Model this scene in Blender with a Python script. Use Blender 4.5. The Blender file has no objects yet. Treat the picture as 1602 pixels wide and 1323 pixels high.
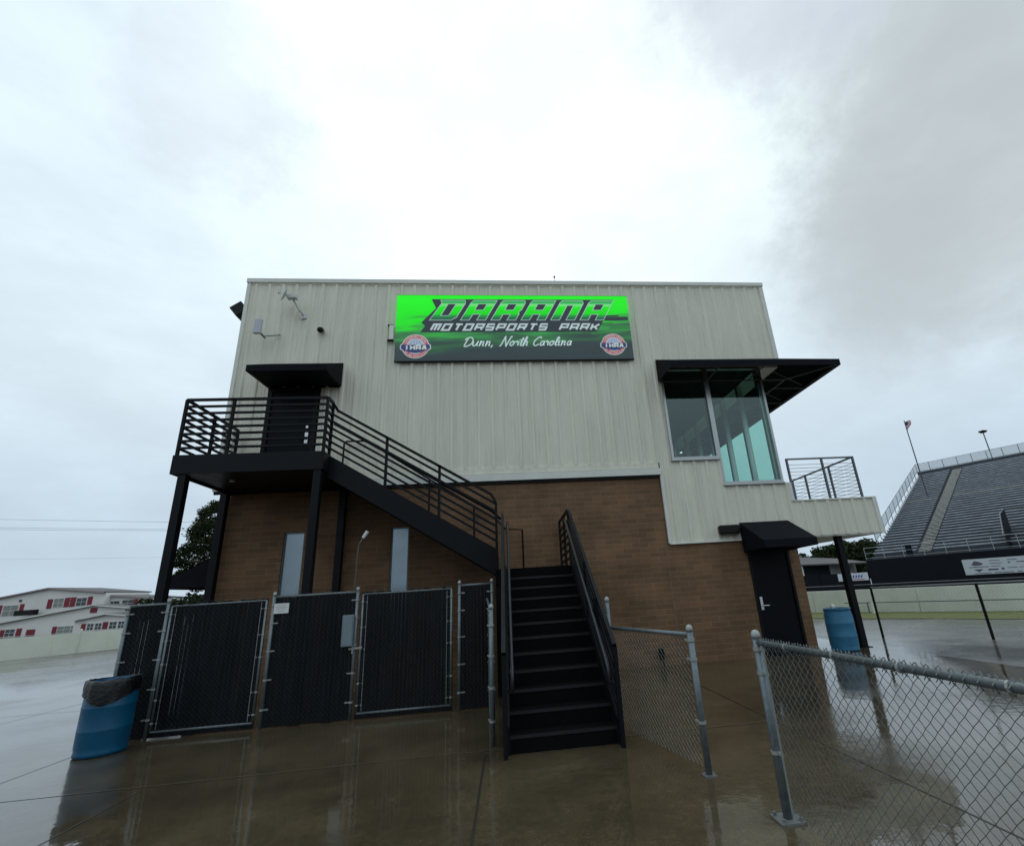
import bpy, bmesh, math, random
from mathutils import Vector, Matrix, noise
random.seed(7)
S = bpy.context.scene
COL = S.collection
PI = math.pi
# ------------------------------------------------------------------ camera
cam = bpy.data.cameras.new('camera'); co = bpy.data.objects.new('camera', cam); COL.objects.link(co)
cam.sensor_width = 36; cam.lens = 16.586; cam.shift_x = -0.04472; cam.shift_y = 0.01256
cam.clip_start = 0.05; cam.clip_end = 3000
r = (0.99321961, -0.09807234, -0.06242288); u = (0.02831281, -0.31672507, 0.94809473); f = (0.11275276, 0.94343365, 0.31180085)
# rows: right, up, forward
R_ = Vector(r); F_ = Vector((0.11275276, 0.94343365, 0.31180085))
U_ = R_.cross(F_).normalized()
co.matrix_world = Matrix(((R_.x, U_.x, -F_.x, 6.27859), (R_.y, U_.y, -F_.y, -10.84144), (R_.z, U_.z, -F_.z, 1.65), (0, 0, 0, 1)))
S.camera = co
# ------------------------------------------------------------------ world: overcast sky
W = bpy.data.worlds.new('World'); S.world = W; W.use_nodes = True
nt = W.node_tree; N = nt.nodes; L = nt.links
for n in list(N): N.remove(n)
def nd(t, **k):
    n = N.new(t)
    for a, b in k.items(): setattr(n, a, b)
    return n
wo = nd('ShaderNodeOutputWorld')
tc = nd('ShaderNodeTexCoord')
def vdot(d):
    v = Vector(d).normalized()
    n = nd('ShaderNodeVectorMath', operation='DOT_PRODUCT'); L.new(warp.outputs[0], n.inputs[0]); n.inputs[1].default_value = v
    return n.outputs['Value']
nz0 = nd('ShaderNodeTexNoise'); nz0.inputs['Scale'].default_value = 3.2; nz0.inputs['Detail'].default_value = 7; nz0.inputs['Roughness'].default_value = .66
L.new(tc.outputs['Generated'], nz0.inputs['Vector'])
wsub = nd('ShaderNodeVectorMath', operation='SUBTRACT'); L.new(nz0.outputs['Color'], wsub.inputs[0]); wsub.inputs[1].default_value = (.5, .5, .5)
wsc = nd('ShaderNodeVectorMath', operation='SCALE'); L.new(wsub.outputs[0], wsc.inputs[0]); wsc.inputs['Scale'].default_value = .42
warp = nd('ShaderNodeVectorMath', operation='ADD'); L.new(tc.outputs['Generated'], warp.inputs[0]); L.new(wsc.outputs[0], warp.inputs[1])
wnorm = nd('ShaderNodeVectorMath', operation='NORMALIZE'); L.new(warp.outputs[0], wnorm.inputs[0]); warp = wnorm
def rng(val, a, b, c=0, d=1):
    n = nd('ShaderNodeMapRange'); n.interpolation_type = 'SMOOTHSTEP'
    L.new(val, n.inputs['Value']); n.inputs['From Min'].default_value = a; n.inputs['From Max'].default_value = b
    n.inputs['To Min'].default_value = c; n.inputs['To Max'].default_value = d
    return n.outputs['Result']
def mixc(fac, a, b):
    n = nd('ShaderNodeMix', data_type='RGBA'); L.new(fac, n.inputs[0])
    for i, x in ((6, a), (7, b)):
        if isinstance(x, tuple): n.inputs[i].default_value = (*x, 1)
        else: L.new(x, n.inputs[i])
    return n.outputs[2]
SKY_LOW = (.60, .735, .86); SKY_BR = (1.10, 1.24, 1.25)
sep = nd('ShaderNodeSeparateXYZ'); L.new(tc.outputs['Generated'], sep.inputs[0])
glow = rng(vdot((.06, .62, .78)), .80, .995)
base = mixc(glow, (.88, 1.03, 1.12), SKY_BR)
lowz = rng(sep.outputs['Z'], .03, .50)
base = mixc(lowz, SKY_LOW, base)
darkA = rng(vdot((.70, .40, .60)), .935, .99, 0, .85)
base = mixc(darkA, base, (.60, .665, .69))
darkB = rng(vdot((.66, .56, .50)), .962, .995, 0, .55)
base = mixc(darkB, base, (.60, .665, .70))
darkC = rng(vdot((.38, .38, .84)), .972, .995, 0, .7)
base = mixc(darkC, base, (.66, .72, .82))
darkD = rng(vdot((-.40, .566, .72)), .990, .9995, 0, .45)
base = mixc(darkD, base, (.72, .80, .92))
# fine cloud mottling
nz1 = nd('ShaderNodeTexNoise'); nz1.inputs['Scale'].default_value = 2.2; nz1.inputs['Detail'].default_value = 9; nz1.inputs['Roughness'].default_value = .6
mp = nd('ShaderNodeMapping'); mp.inputs['Scale'].default_value = (1, 1, 2.2); L.new(tc.outputs['Generated'], mp.inputs[0]); L.new(mp.outputs[0], nz1.inputs['Vector'])
mot = rng(nz1.outputs['Fac'], .32, .70, .90, 1.07)
mm = nd('ShaderNodeVectorMath', operation='SCALE'); L.new(base, mm.inputs[0]); L.new(mot, mm.inputs['Scale'])
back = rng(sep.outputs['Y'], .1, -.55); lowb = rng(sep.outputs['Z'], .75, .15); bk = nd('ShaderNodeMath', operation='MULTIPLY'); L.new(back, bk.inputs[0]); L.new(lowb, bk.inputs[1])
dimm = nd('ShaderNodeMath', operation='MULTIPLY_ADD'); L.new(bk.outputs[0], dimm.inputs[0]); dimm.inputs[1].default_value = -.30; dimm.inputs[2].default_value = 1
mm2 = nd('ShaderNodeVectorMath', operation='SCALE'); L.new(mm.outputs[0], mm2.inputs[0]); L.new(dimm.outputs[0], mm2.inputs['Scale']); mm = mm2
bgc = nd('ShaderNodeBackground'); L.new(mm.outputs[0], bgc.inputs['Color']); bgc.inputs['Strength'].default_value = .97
sk = nd('ShaderNodeTexSky'); sk.sky_type = 'NISHITA'; sk.sun_disc = False
SUN_EL = math.radians(50); SUN_AZ = math.radians(4)   # behind the building
sk.sun_elevation = SUN_EL; sk.sun_rotation = SUN_AZ
bgs = nd('ShaderNodeBackground'); L.new(sk.outputs[0], bgs.inputs['Color']); bgs.inputs['Strength'].default_value = .05
mx = nd('ShaderNodeMixShader'); mx.inputs[0].default_value = .93; L.new(bgs.outputs[0], mx.inputs[1]); L.new(bgc.outputs[0], mx.inputs[2])
L.new(mx.outputs[0], wo.inputs[0])
# ------------------------------------------------------------------ sun (veiled)
sl = bpy.data.lights.new('sun', 'SUN'); sl.energy = .5; sl.angle = math.radians(25); sl.color = (1, .97, .93)
so = bpy.data.objects.new('sun', sl); COL.objects.link(so)
sd = Vector((math.sin(SUN_AZ) * math.cos(SUN_EL), math.cos(SUN_AZ) * math.cos(SUN_EL), math.sin(SUN_EL)))
so.rotation_euler = sd.to_track_quat('Z', 'Y').to_euler()
S.view_settings.view_transform = 'Standard'; S.view_settings.look = 'None'; S.view_settings.exposure = 0; S.view_settings.gamma = 1
S.view_settings.use_curve_mapping = False
S.render.engine = 'CYCLES'; S.cycles.max_bounces = 8; S.cycles.transparent_max_bounces = 24; S.cycles.caustics_reflective = False; S.cycles.caustics_refractive = False
# ------------------------------------------------------------------ materials
MATS = {}
def mat(name, col=(.5, .5, .5), rough=.6, metal=0, spec=.5, var=0, vscale=4, bump=0, bscale=30, coat=0, stretch=(1, 1, 1), rvar=0):
    """procedural material: base colour broken up by noise, optional bump"""
    if name in MATS: return MATS[name]
    m = bpy.data.materials.new(name); m.use_nodes = True; MATS[name] = m
    nt = m.node_tree; n = nt.nodes; l = nt.links; b = n['Principled BSDF']
    b.inputs['Base Color'].default_value = (*col, 1); b.inputs['Roughness'].default_value = rough
    b.inputs['Metallic'].default_value = metal; b.inputs['Specular IOR Level'].default_value = spec
    if coat: b.inputs['Coat Weight'].default_value = coat; b.inputs['Coat Roughness'].default_value = .08
    t = n.new('ShaderNodeTexCoord'); mpn = n.new('ShaderNodeMapping'); mpn.inputs['Scale'].default_value = stretch; l.new(t.outputs['Object'], mpn.inputs[0])
    z = n.new('ShaderNodeTexNoise'); z.inputs['Scale'].default_value = vscale; z.inputs['Detail'].default_value = 6; z.inputs['Roughness'].default_value = .65; l.new(mpn.outputs[0], z.inputs['Vector'])
    if var:
        mr = n.new('ShaderNodeMapRange'); mr.inputs['From Min'].default_value = .3; mr.inputs['From Max'].default_value = .7; mr.inputs['To Min'].default_value = 1 - var; mr.inputs['To Max'].default_value = 1 + var; l.new(z.outputs['Fac'], mr.inputs[0])
        v = n.new('ShaderNodeVectorMath'); v.operation = 'SCALE'; v.inputs[0].default_value = col; l.new(mr.outputs[0], v.inputs['Scale']); l.new(v.outputs[0], b.inputs['Base Color'])
    if rvar:
        m2 = n.new('ShaderNodeMapRange'); m2.inputs['From Min'].default_value = .3; m2.inputs['From Max'].default_value = .7; m2.inputs['To Min'].default_value = max(.02, rough - rvar); m2.inputs['To Max'].default_value = rough + rvar; l.new(z.outputs['Fac'], m2.inputs[0]); l.new(m2.outputs[0], b.inputs['Roughness'])
    if bump:
        z2 = n.new('ShaderNodeTexNoise'); z2.inputs['Scale'].default_value = bscale; z2.inputs['Detail'].default_value = 4; l.new(t.outputs['Object'], z2.inputs['Vector'])
        bp = n.new('ShaderNodeBump'); bp.inputs['Strength'].default_value = bump; bp.inputs['Distance'].default_value = .01; l.new(z2.outputs['Fac'], bp.inputs['Height']); l.new(bp.outputs[0], b.inputs['Normal'])
    return m
def siding_mat(name, col):
    m = mat(name, col, .42)
    nt = m.node_tree; n = nt.nodes; l = nt.links; b = n['Principled BSDF']
    t = n.new('ShaderNodeTexCoord')
    def nzz(sc, scl, d=6):
        mp_ = n.new('ShaderNodeMapping'); mp_.inputs['Scale'].default_value = scl; l.new(t.outputs['Object'], mp_.inputs[0])
        z = n.new('ShaderNodeTexNoise'); z.inputs['Scale'].default_value = sc; z.inputs['Detail'].default_value = d; z.inputs['Roughness'].default_value = .6; l.new(mp_.outputs[0], z.inputs['Vector']); return z.outputs['Fac']
    a = nzz(7, (1, 1, .05)); c = nzz(.7, (1, 1, .6)); e = nzz(26, (1, 1, .04), 3)
    def mr(v, lo, hi, x, y):
        q = n.new('ShaderNodeMapRange'); q.inputs['From Min'].default_value = lo; q.inputs['From Max'].default_value = hi; q.inputs['To Min'].default_value = x; q.inputs['To Max'].default_value = y; l.new(v, q.inputs[0]); return q.outputs[0]
    def mul(x, y):
        q = n.new('ShaderNodeMath'); q.operation = 'MULTIPLY'; l.new(x, q.inputs[0]); l.new(y, q.inputs[1]); return q.outputs[0]
    k = mul(mul(mr(a, .33, .66, .90, 1.04), mr(c, .3, .7, .93, 1.05)), mr(e, .58, .80, 1.0, .78))
    v = n.new('ShaderNodeVectorMath'); v.operation = 'SCALE'; v.inputs[0].default_value = col; l.new(k, v.inputs['Scale']); l.new(v.outputs[0], b.inputs['Base Color'])
    return m
M_SID = siding_mat('painted_ribbed_steel', (.82, .79, .665))
M_TRIM = mat('cream_trim', (.76, .76, .70), .4, var=.07, vscale=3)
M_BLACK = mat('black_painted_steel', (.0055, .006, .0085), .42, spec=.16, var=.25, vscale=6, rvar=.1)
M_TREAD = mat('black_tread_plate', (.0028, .003, .004), .6, spec=.10, var=.3, vscale=9, bump=.5, bscale=160)
M_NOSE = mat('worn_step_nosing', (.012, .013, .016), .45, metal=.2, var=.3, vscale=20)
M_HRAIL = mat('glossy_handrail_steel', (.045, .048, .055), .3, metal=.6)  # paler, glossier steel for the lower flight handrails
M_AWN = mat('black_awning_fabric', (.0075, .008, .012), .8, spec=.12, var=.2, vscale=5, bump=.3, bscale=200)
M_DOOR = mat('black_door_paint', (.0035, .0042, .007), .45, spec=.12, var=.2, vscale=3)
M_CHROME = mat('satin_chrome', (.62, .63, .62), .25, metal=.9)
M_ALU = mat('window_aluminium', (.48, .50, .49), .3, metal=.75, var=.06, vscale=10)
M_GALV = mat('galvanised_steel', (.165, .195, .21), .45, metal=.5, var=.22, vscale=22)
M_GALV2 = mat('dull_galvanised_wire', (.19, .205, .205), .5, metal=.4, var=.2, vscale=8)
M_BWIRE = mat('dark_coated_wire', (.035, .04, .044), .45, spec=.4)
M_CAP = mat('post_cap_metal', (.34, .36, .35), .45, metal=.3)
M_SLAT = mat('dark_privacy_slat', (.0045, .0060, .0085), .5, spec=.16, var=.75, vscale=1.6, stretch=(5, 3, .8))
M_BLUE = mat('blue_drum_plastic', (.0, .078, .165), .42, var=.15, vscale=6, spec=.45)
M_BLUE2 = mat('faded_blue_drum_plastic', (.035, .17, .30), .42, var=.18, vscale=5, spec=.45)
M_BAG = mat('black_bin_liner', (.003, .003, .0035), .30, bump=.9, bscale=28, spec=.4)
M_WHITE = mat('white_plastic', (.72, .73, .72), .45)
M_GREYBOX = mat('grey_enclosure_paint', (.20, .25, .28), .45, metal=.2, var=.1)
M_DKBOX = mat('dark_bronze_housing', (.010, .009, .008), .5, spec=.2)
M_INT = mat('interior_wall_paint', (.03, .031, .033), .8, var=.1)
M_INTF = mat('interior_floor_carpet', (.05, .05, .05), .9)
M_LEAF = mat('pine_needles', (.022, .034, .012), .8, spec=.1, var=.45, vscale=1.3)
M_LEAF2 = mat('broadleaf_foliage', (.022, .032, .013), .85, spec=.08, var=.45, vscale=.5)
M_BARK = mat('pine_bark', (.055, .04, .03), .9, var=.3, vscale=8, bump=.6)
M_GRASS = mat('wet_grass', (.10, .115, .022), .85, var=.35, vscale=3, bump=.8, bscale=60)
M_WALLC = mat('cream_painted_barrier', (.74, .77, .68), .6, var=.10, vscale=1.2, bump=.1)
M_HOUSE = mat('pale_house_siding', (.80, .78, .74), .7, var=.05, vscale=.6)
M_SHUT = mat('red_shutter_paint', (.22, .018, .028), .6, var=.2, vscale=3)
M_HGLASS = mat('dark_house_glass', (.05, .06, .065), .15, spec=.6)
M_CURT = mat('curtained_house_glass', (.26, .27, .24), .3, var=.2, vscale=2)
M_ROOF = mat('grey_shingle_roof', (.10, .10, .105), .85, var=.2, vscale=3)
M_FASC = mat('pinkish_roof_fascia', (.42, .33, .32), .6)
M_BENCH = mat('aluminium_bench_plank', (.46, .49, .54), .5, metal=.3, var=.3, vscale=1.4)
M_BENCHT = mat('dark_stand_deck', (.06, .067, .08), .6, metal=.1, var=.3, vscale=2)  # dark grey metal for the stand deck and rear wall
M_AISLE = mat('aluminium_aisle_step', (.62, .62, .57), .45, metal=.3, var=.2, vscale=4)
M_SRAIL = mat('stand_rail_pipe', (.36, .40, .40), .4, metal=.5)
M_SCREEN = mat('pale_perforated_screen', (.50, .56, .60), .6, var=.05)
_n = M_SCREEN.node_tree; _t = _n.nodes.new('ShaderNodeBsdfTransparent'); _m = _n.nodes.new('ShaderNodeMixShader'); _m.inputs[0].default_value = .35; _n.links.new(_t.outputs[0], _m.inputs[1]); _n.links.new(_n.nodes['Principled BSDF'].outputs[0], _m.inputs[2]); _n.links.new(_m.outputs[0], _n.nodes['Material Output'].inputs[0])
M_SKIRT = mat('black_skirting_board', (.005, .0065, .010), .5, spec=.15, var=.3, vscale=1)
M_ASPH = mat('wet_race_track', (.03, .031, .034), .3, var=.3, vscale=2)
M_WIRE = mat('power_cable', (.06, .065, .07), .6)
M_RED = mat('flag_red', (.55, .05, .08), .8); M_NAVY = mat('flag_navy', (.03, .04, .12), .8)
def emis(name, col, s):
    m = bpy.data.materials.new(name); m.use_nodes = True; b = m.node_tree.nodes['Principled BSDF']
    b.inputs['Base Color'].default_value = (*col, 1); b.inputs['Emission Color'].default_value = (*col, 1); b.inputs['Emission Strength'].default_value = s
    return m
M_LAMP = emis('lit_lamp_lens', (1, .97, .9), 3.0)
# glass: tinted thin pane
def glass(name, tint, refl=1.45):
    m = bpy.data.materials.new(name); m.use_nodes = True; n = m.node_tree.nodes; l = m.node_tree.links
    n.remove(n['Principled BSDF']); o = n['Material Output']
    tr = n.new('ShaderNodeBsdfTransparent'); tr.inputs[0].default_value = (*tint, 1)
    gl = n.new('ShaderNodeBsdfGlossy'); gl.inputs['Roughness'].default_value = .01; gl.inputs[0].default_value = (.9, .95, .95, 1)
    fr = n.new('ShaderNodeLayerWeight'); fr.inputs[0].default_value = .5
    pw = n.new('ShaderNodeMath'); pw.operation = 'POWER'; l.new(fr.outputs['Facing'], pw.inputs[0]); pw.inputs[1].default_value = 4.0
    mp_ = n.new('ShaderNodeMath'); mp_.operation = 'MULTIPLY_ADD'; mp_.inputs[1].default_value = .9; mp_.inputs[2].default_value = .075; l.new(pw.outputs[0], mp_.inputs[0])
    ms = n.new('ShaderNodeMixShader'); l.new(mp_.outputs[0], ms.inputs[0]); l.new(tr.outputs[0], ms.inputs[1]); l.new(gl.outputs[0], ms.inputs[2]); l.new(ms.outputs[0], o.inputs[0])
    return m
M_GLASS = glass('green_tinted_glass', (.78, .93, .89))
# mirror-like film glass for the slit windows
M_SLIT = mat('reflective_window_film', (.33, .40, .44), .12, metal=.0, spec=1.0, var=.12, vscale=1.5)
M_SLIT.node_tree.nodes['Principled BSDF'].inputs['Metallic'].default_value = .75
M_SLIT.node_tree.nodes['Principled BSDF'].inputs['Roughness'].default_value = .25
# brick
def brick_mat():
    m = bpy.data.materials.new('tan_brown_brick'); m.use_nodes = True; n = m.node_tree.nodes; l = m.node_tree.links; b = n['Principled BSDF']
    t = n.new('ShaderNodeTexCoord'); s = n.new('ShaderNodeSeparateXYZ'); l.new(t.outputs['Object'], s.inputs[0])
    a = n.new('ShaderNodeMath'); a.operation = 'ADD'; l.new(s.outputs[0], a.inputs[0]); l.new(s.outputs[1], a.inputs[1])
    c = n.new('ShaderNodeCombineXYZ'); l.new(a.outputs[0], c.inputs[0]); l.new(s.outputs[2], c.inputs[1])
    k = n.new('ShaderNodeTexBrick'); l.new(c.outputs[0], k.inputs['Vector'])
    k.inputs['Scale'].default_value = 1; k.inputs['Brick Width'].default_value = .405; k.inputs['Row Height'].default_value = .1125
    k.inputs['Mortar Size'].default_value = .0055; k.inputs['Mortar Smooth'].default_value = .25; k.inputs['Bias'].default_value = -.1
    k.inputs['Color1'].default_value = (.215, .118, .062, 1); k.inputs['Color2'].default_value = (.150, .088, .047, 1); k.inputs['Mortar'].default_value = (.27, .185, .115, 1)
    z = n.new('ShaderNodeTexNoise'); z.inputs['Scale'].default_value = 1.1; z.inputs['Detail'].default_value = 8; l.new(t.outputs['Object'], z.inputs['Vector'])
    mr = n.new('ShaderNodeMapRange'); mr.inputs['From Min'].default_value = .3; mr.inputs['From Max'].default_value = .7; mr.inputs['To Min'].default_value = .70; mr.inputs['To Max'].default_value = 1.25; l.new(z.outputs[0], mr.inputs[0])
    z3 = n.new('ShaderNodeTexNoise'); z3.inputs['Scale'].default_value = 60; z3.inputs['Detail'].default_value = 3; l.new(t.outputs['Object'], z3.inputs['Vector'])
    m3 = n.new('ShaderNodeMapRange'); m3.inputs['To Min'].default_value = .75; m3.inputs['To Max'].default_value = 1.25; l.new(z3.outputs[0], m3.inputs[0])
    mu = n.new('ShaderNodeMath'); mu.operation = 'MULTIPLY'; l.new(mr.outputs[0], mu.inputs[0]); l.new(m3.outputs[0], mu.inputs[1])
    v = n.new('ShaderNodeVectorMath'); v.operation = 'SCALE'; l.new(k.outputs['Color'], v.inputs[0]); l.new(mu.outputs[0], v.inputs['Scale']); l.new(v.outputs[0], b.inputs['Base Color'])
    bp = n.new('ShaderNodeBump'); bp.inputs['Strength'].default_value = .6; bp.inputs['Distance'].default_value = .006; bp.invert = True; l.new(k.outputs['Fac'], bp.inputs['Height']); l.new(bp.outputs[0], b.inputs['Normal'])
    b.inputs['Roughness'].default_value = .75; b.inputs['Specular IOR Level'].default_value = .3
    return m
M_BRICK = brick_mat()
# wet concrete
def wet_mat(name, c1, c2, r0, r1, pscale):
    m = bpy.data.materials.new(name); m.use_nodes = True; n = m.node_tree.nodes; l = m.node_tree.links; b = n['Principled BSDF']
    t = n.new('ShaderNodeTexCoord')
    def nz(sc, d=6, ro=.6, scl=None):
        z = n.new('ShaderNodeTexNoise'); z.inputs['Scale'].default_value = sc; z.inputs['Detail'].default_value = d; z.inputs['Roughness'].default_value = ro
        if scl:
            q = n.new('ShaderNodeMapping'); q.inputs['Scale'].default_value = scl; l.new(t.outputs['Object'], q.inputs[0]); l.new(q.outputs[0], z.inputs['Vector'])
        else: l.new(t.outputs['Object'], z.inputs['Vector'])
        return z.outputs['Fac']
    def mr(v, a, bb, c, d):
        q = n.new('ShaderNodeMapRange'); q.inputs['From Min'].default_value = a; q.inputs['From Max'].default_value = bb; q.inputs['To Min'].default_value = c; q.inputs['To Max'].default_value = d; l.new(v, q.inputs[0]); return q.outputs[0]
    big = nz(pscale, 8, .62); fine = nz(14, 6, .7); mid = nz(1.7, 7, .6)
    puddle = mr(big, .42, .56, 0, 1)
    mx_ = n.new('ShaderNodeMix'); mx_.data_type = 'RGBA'; l.new(mr(mid, .3, .7, 0, 1), mx_.inputs[0]); mx_.inputs[6].default_value = (*c1, 1); mx_.inputs[7].default_value = (*c2, 1)
    v = n.new('ShaderNodeVectorMath'); v.operation = 'SCALE'; l.new(mx_.outputs[2], v.inputs[0]); st = nz(.32, 9, .7); sp_ = nz(55, 3, .7)
    m1 = n.new('ShaderNodeMath'); m1.operation = 'MULTIPLY'; l.new(mr(fine, .3, .7, .78, 1.22), m1.inputs[0]); l.new(mr(st, .38, .60, .62, 1.22), m1.inputs[1])
    m2_ = n.new('ShaderNodeMath'); m2_.operation = 'MULTIPLY'; l.new(m1.outputs[0], m2_.inputs[0]); l.new(mr(sp_, .35, .72, 1.12, .72), m2_.inputs[1])
    l.new(m2_.outputs[0], v.inputs['Scale']); l.new(v.outputs[0], b.inputs['Base Color'])
    l.new(mr(puddle, 0, 1, r1, r0), b.inputs['Roughness'])
    b.inputs['IOR'].default_value = 1.5; b.inputs['Specular IOR Level'].default_value = .62
    bp = n.new('ShaderNodeBump'); bp.inputs['Distance'].default_value = .012
    rp = nz(7, 3, .5); l.new(rp, bp.inputs['Height']); l.new(mr(puddle, 0, 1, .20, .10), bp.inputs['Strength']); l.new(bp.outputs[0], b.inputs['Normal'])
    return m
M_CONC = wet_mat('wet_concrete', (.100, .076, .044), (.066, .051, .030), .045, .16, .45)
M_GROUND = wet_mat('wet_pavement', (.12, .105, .09), (.03, .028, .028), .05, .34, .13)
M_JOINT = mat('slab_joint', (.018, .016, .013), .5)
# ------------------------------------------------------------------ mesh builder
class MB:
    def __init__(s): s.v = []; s.f = []
    def add(s, vs, fs):
        o = len(s.v); s.v += [tuple(p) for p in vs]; s.f += [tuple(o + i for i in q) for q in fs]; return s
    def box(s, x0, x1, y0, y1, z0, z1):
        return s.add([(x0, y0, z0), (x1, y0, z0), (x1, y1, z0), (x0, y1, z0), (x0, y0, z1), (x1, y0, z1), (x1, y1, z1), (x0, y1, z1)],
                     [(0, 3, 2, 1), (4, 5, 6, 7), (0, 1, 5, 4), (1, 2, 6, 5), (2, 3, 7, 6), (3, 0, 4, 7)])
    def bar(s, p, q, w, h=None, up=(0, 0, 1)):
        h = h or w; p = Vector(p); q = Vector(q); d = (q - p).normalized(); up = Vector(up)
        if abs(d.dot(up)) > .98: up = Vector((0, 1, 0))
        a = d.cross(up).normalized() * w / 2; b = a.cross(d).normalized() * h / 2
        vs = [p - a - b, p + a - b, p + a + b, p - a + b, q - a - b, q + a - b, q + a + b, q - a + b]
        return s.add(vs, [(0, 1, 2, 3), (7, 6, 5, 4), (0, 4, 5, 1), (1, 5, 6, 2), (2, 6, 7, 3), (3, 7, 4, 0)])
    def tube(s, pts, r, n=8, cap=True):
        pts = [Vector(p) for p in pts]; m = len(pts); o = len(s.v); ref = None
        rs = r if isinstance(r, (list, tuple)) else [r] * m
        for i, p in enumerate(pts):
            d = (pts[min(i + 1, m - 1)] - pts[max(i - 1, 0)]).normalized()
            if ref is None: ref = Vector((0, 0, 1)) if abs(d.z) < .9 else Vector((1, 0, 0))
            a = d.cross(ref).normalized(); b = a.cross(d).normalized(); ref = b
            for k in range(n):
                t = 2 * PI * k / n; s.v.append(tuple(p + (a * math.cos(t) + b * math.sin(t)) * rs[i]))
        for i in range(m - 1):
            for k in range(n):
                k2 = (k + 1) % n; s.f.append((o + i * n + k, o + i * n + k2, o + (i + 1) * n + k2, o + (i + 1) * n + k))
        if cap: s.f.append(tuple(o + k for k in range(n))[::-1]); s.f.append(tuple(o + (m - 1) * n + k for k in range(n)))
        return s
    def lathe(s, c, prof, n=32, cap=True):
        c = Vector(c); o = len(s.v); m = len(prof)
        for rr, z in prof:
            for k in range(n):
                t = 2 * PI * k / n; s.v.append((c.x + rr * math.cos(t), c.y + rr * math.sin(t), c.z + z))
        for i in range(m - 1):
            for k in range(n):
                k2 = (k + 1) % n; s.f.append((o + i * n + k, o + i * n + k2, o + (i + 1) * n + k2, o + (i + 1) * n + k))
        if cap: s.f.append(tuple(o + k for k in range(n))[::-1]); s.f.append(tuple(o + (m - 1) * n + k for k in range(n)))
        return s
    def poly(s, pts): return s.add(pts, [tuple(range(len(pts)))])
    def prism(s, pts, d):
        """pts: planar outline (3-D), d: extrusion vector"""
        n = len(pts); d = Vector(d); vs = [Vector(p) for p in pts]; vs += [p + d for p in vs]
        return s.add(vs, [tuple(range(n))[::-1], tuple(range(n, 2 * n))] + [(i, (i + 1) % n, n + (i + 1) % n, n + i) for i in range(n)])
    def build(s, name, m, parent=None, smooth=False, bevel=0):
        me = bpy.data.meshes.new(name)
        off = Vector((0, 0, 0))
        if parent is not None: off = world_loc(parent); rot = parent.get('_rz', 0.0)
        else: rot = 0
        if s.local or parent is None: vs = s.v
        else: vs = [tuple(Vector(p) - off) for p in s.v]
        me.from_pydata(vs, [], s.f); me.materials.append(m); me.update()
        if smooth:
            me.polygons.foreach_set('use_smooth', [True] * len(me.polygons))
        o = bpy.data.objects.new(name, me); COL.objects.link(o)
        if parent is not None: o.parent = parent
        if bevel:
            b = o.modifiers.new('b', 'BEVEL'); b.width = bevel; b.segments = 2; b.limit_method = 'ANGLE'
        return o
    local = False
class LB(MB): local = True
def world_loc(o):
    v = Vector((0, 0, 0))
    while o is not None: v += o.location; o = o.parent
    return v
def thing(name, loc, label, cat, group=None, rz=0):
    o = bpy.data.objects.new(name, None); COL.objects.link(o); o.empty_display_size = .2
    o.location = loc; o.rotation_euler = (0, 0, rz); o['label'] = label; o['category'] = cat
    if group: o['group'] = group
    return o
def tag(o, label, cat, group=None):
    o['label'] = label; o['category'] = cat
    if group: o['group'] = group
    return o
def struct(name, mb, m, kind='structure'):
    o = mb.build(name, m); o['kind'] = kind; return o
def copy_tree(o, parent=None):
    c = o.copy(); COL.objects.link(c)
    if parent is not None: c.parent = parent; c.matrix_parent_inverse = o.matrix_parent_inverse
    for ch in list(o.children): copy_tree(ch, c)
    return c
# ------------------------------------------------------------------ ground
g = MB(); g.add([(-1500, -600, -.004), (1500, -600, -.004), (1500, 1500, -.004), (-1500, 1500, -.004)], [(0, 1, 2, 3)])
struct('ground', g, M_GROUND)
g = MB(); g.add([(-6.2, -16, .0), (14.6, -16, .0), (14.6, 2.5, .0), (-6.2, 14, .0)], [(0, 1, 2, 3)])
struct('concrete_apron', g, M_CONC)
g = MB()
def jl(x0, y0, x1, y1, w=.012):
    d = Vector((x1 - x0, y1 - y0, 0)).normalized(); p = Vector((-d.y, d.x, 0)) * w / 2
    a = Vector((x0, y0, .004)); b = Vector((x1, y1, .004)); g.add([a - p, a + p, b + p, b - p], [(0, 3, 2, 1)])
jl(.57, -4.75, .57, -1.9); jl(2.53, -15, 2.53, -4.76); jl(5.97, -15, 5.97, -4.76, .02)
jl(9.43, -15, 9.43, -.1); jl(12.6, -15, 12.6, -4.6); jl(-2.9, -15, -2.9, 8); jl(-6, .6, -.1, .6); jl(-6, 4.8, -.1, 4.8); jl(9.5, -9.1, 14.4, -9.1)
struct('slab_joints', g, M_JOINT)
g = MB(); jl(-6, -4.74, 9.4, -4.62, .022); struct('worn_slab_edge', g, mat('pale_slab_edge', (.12, .105, .075), .2))
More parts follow.
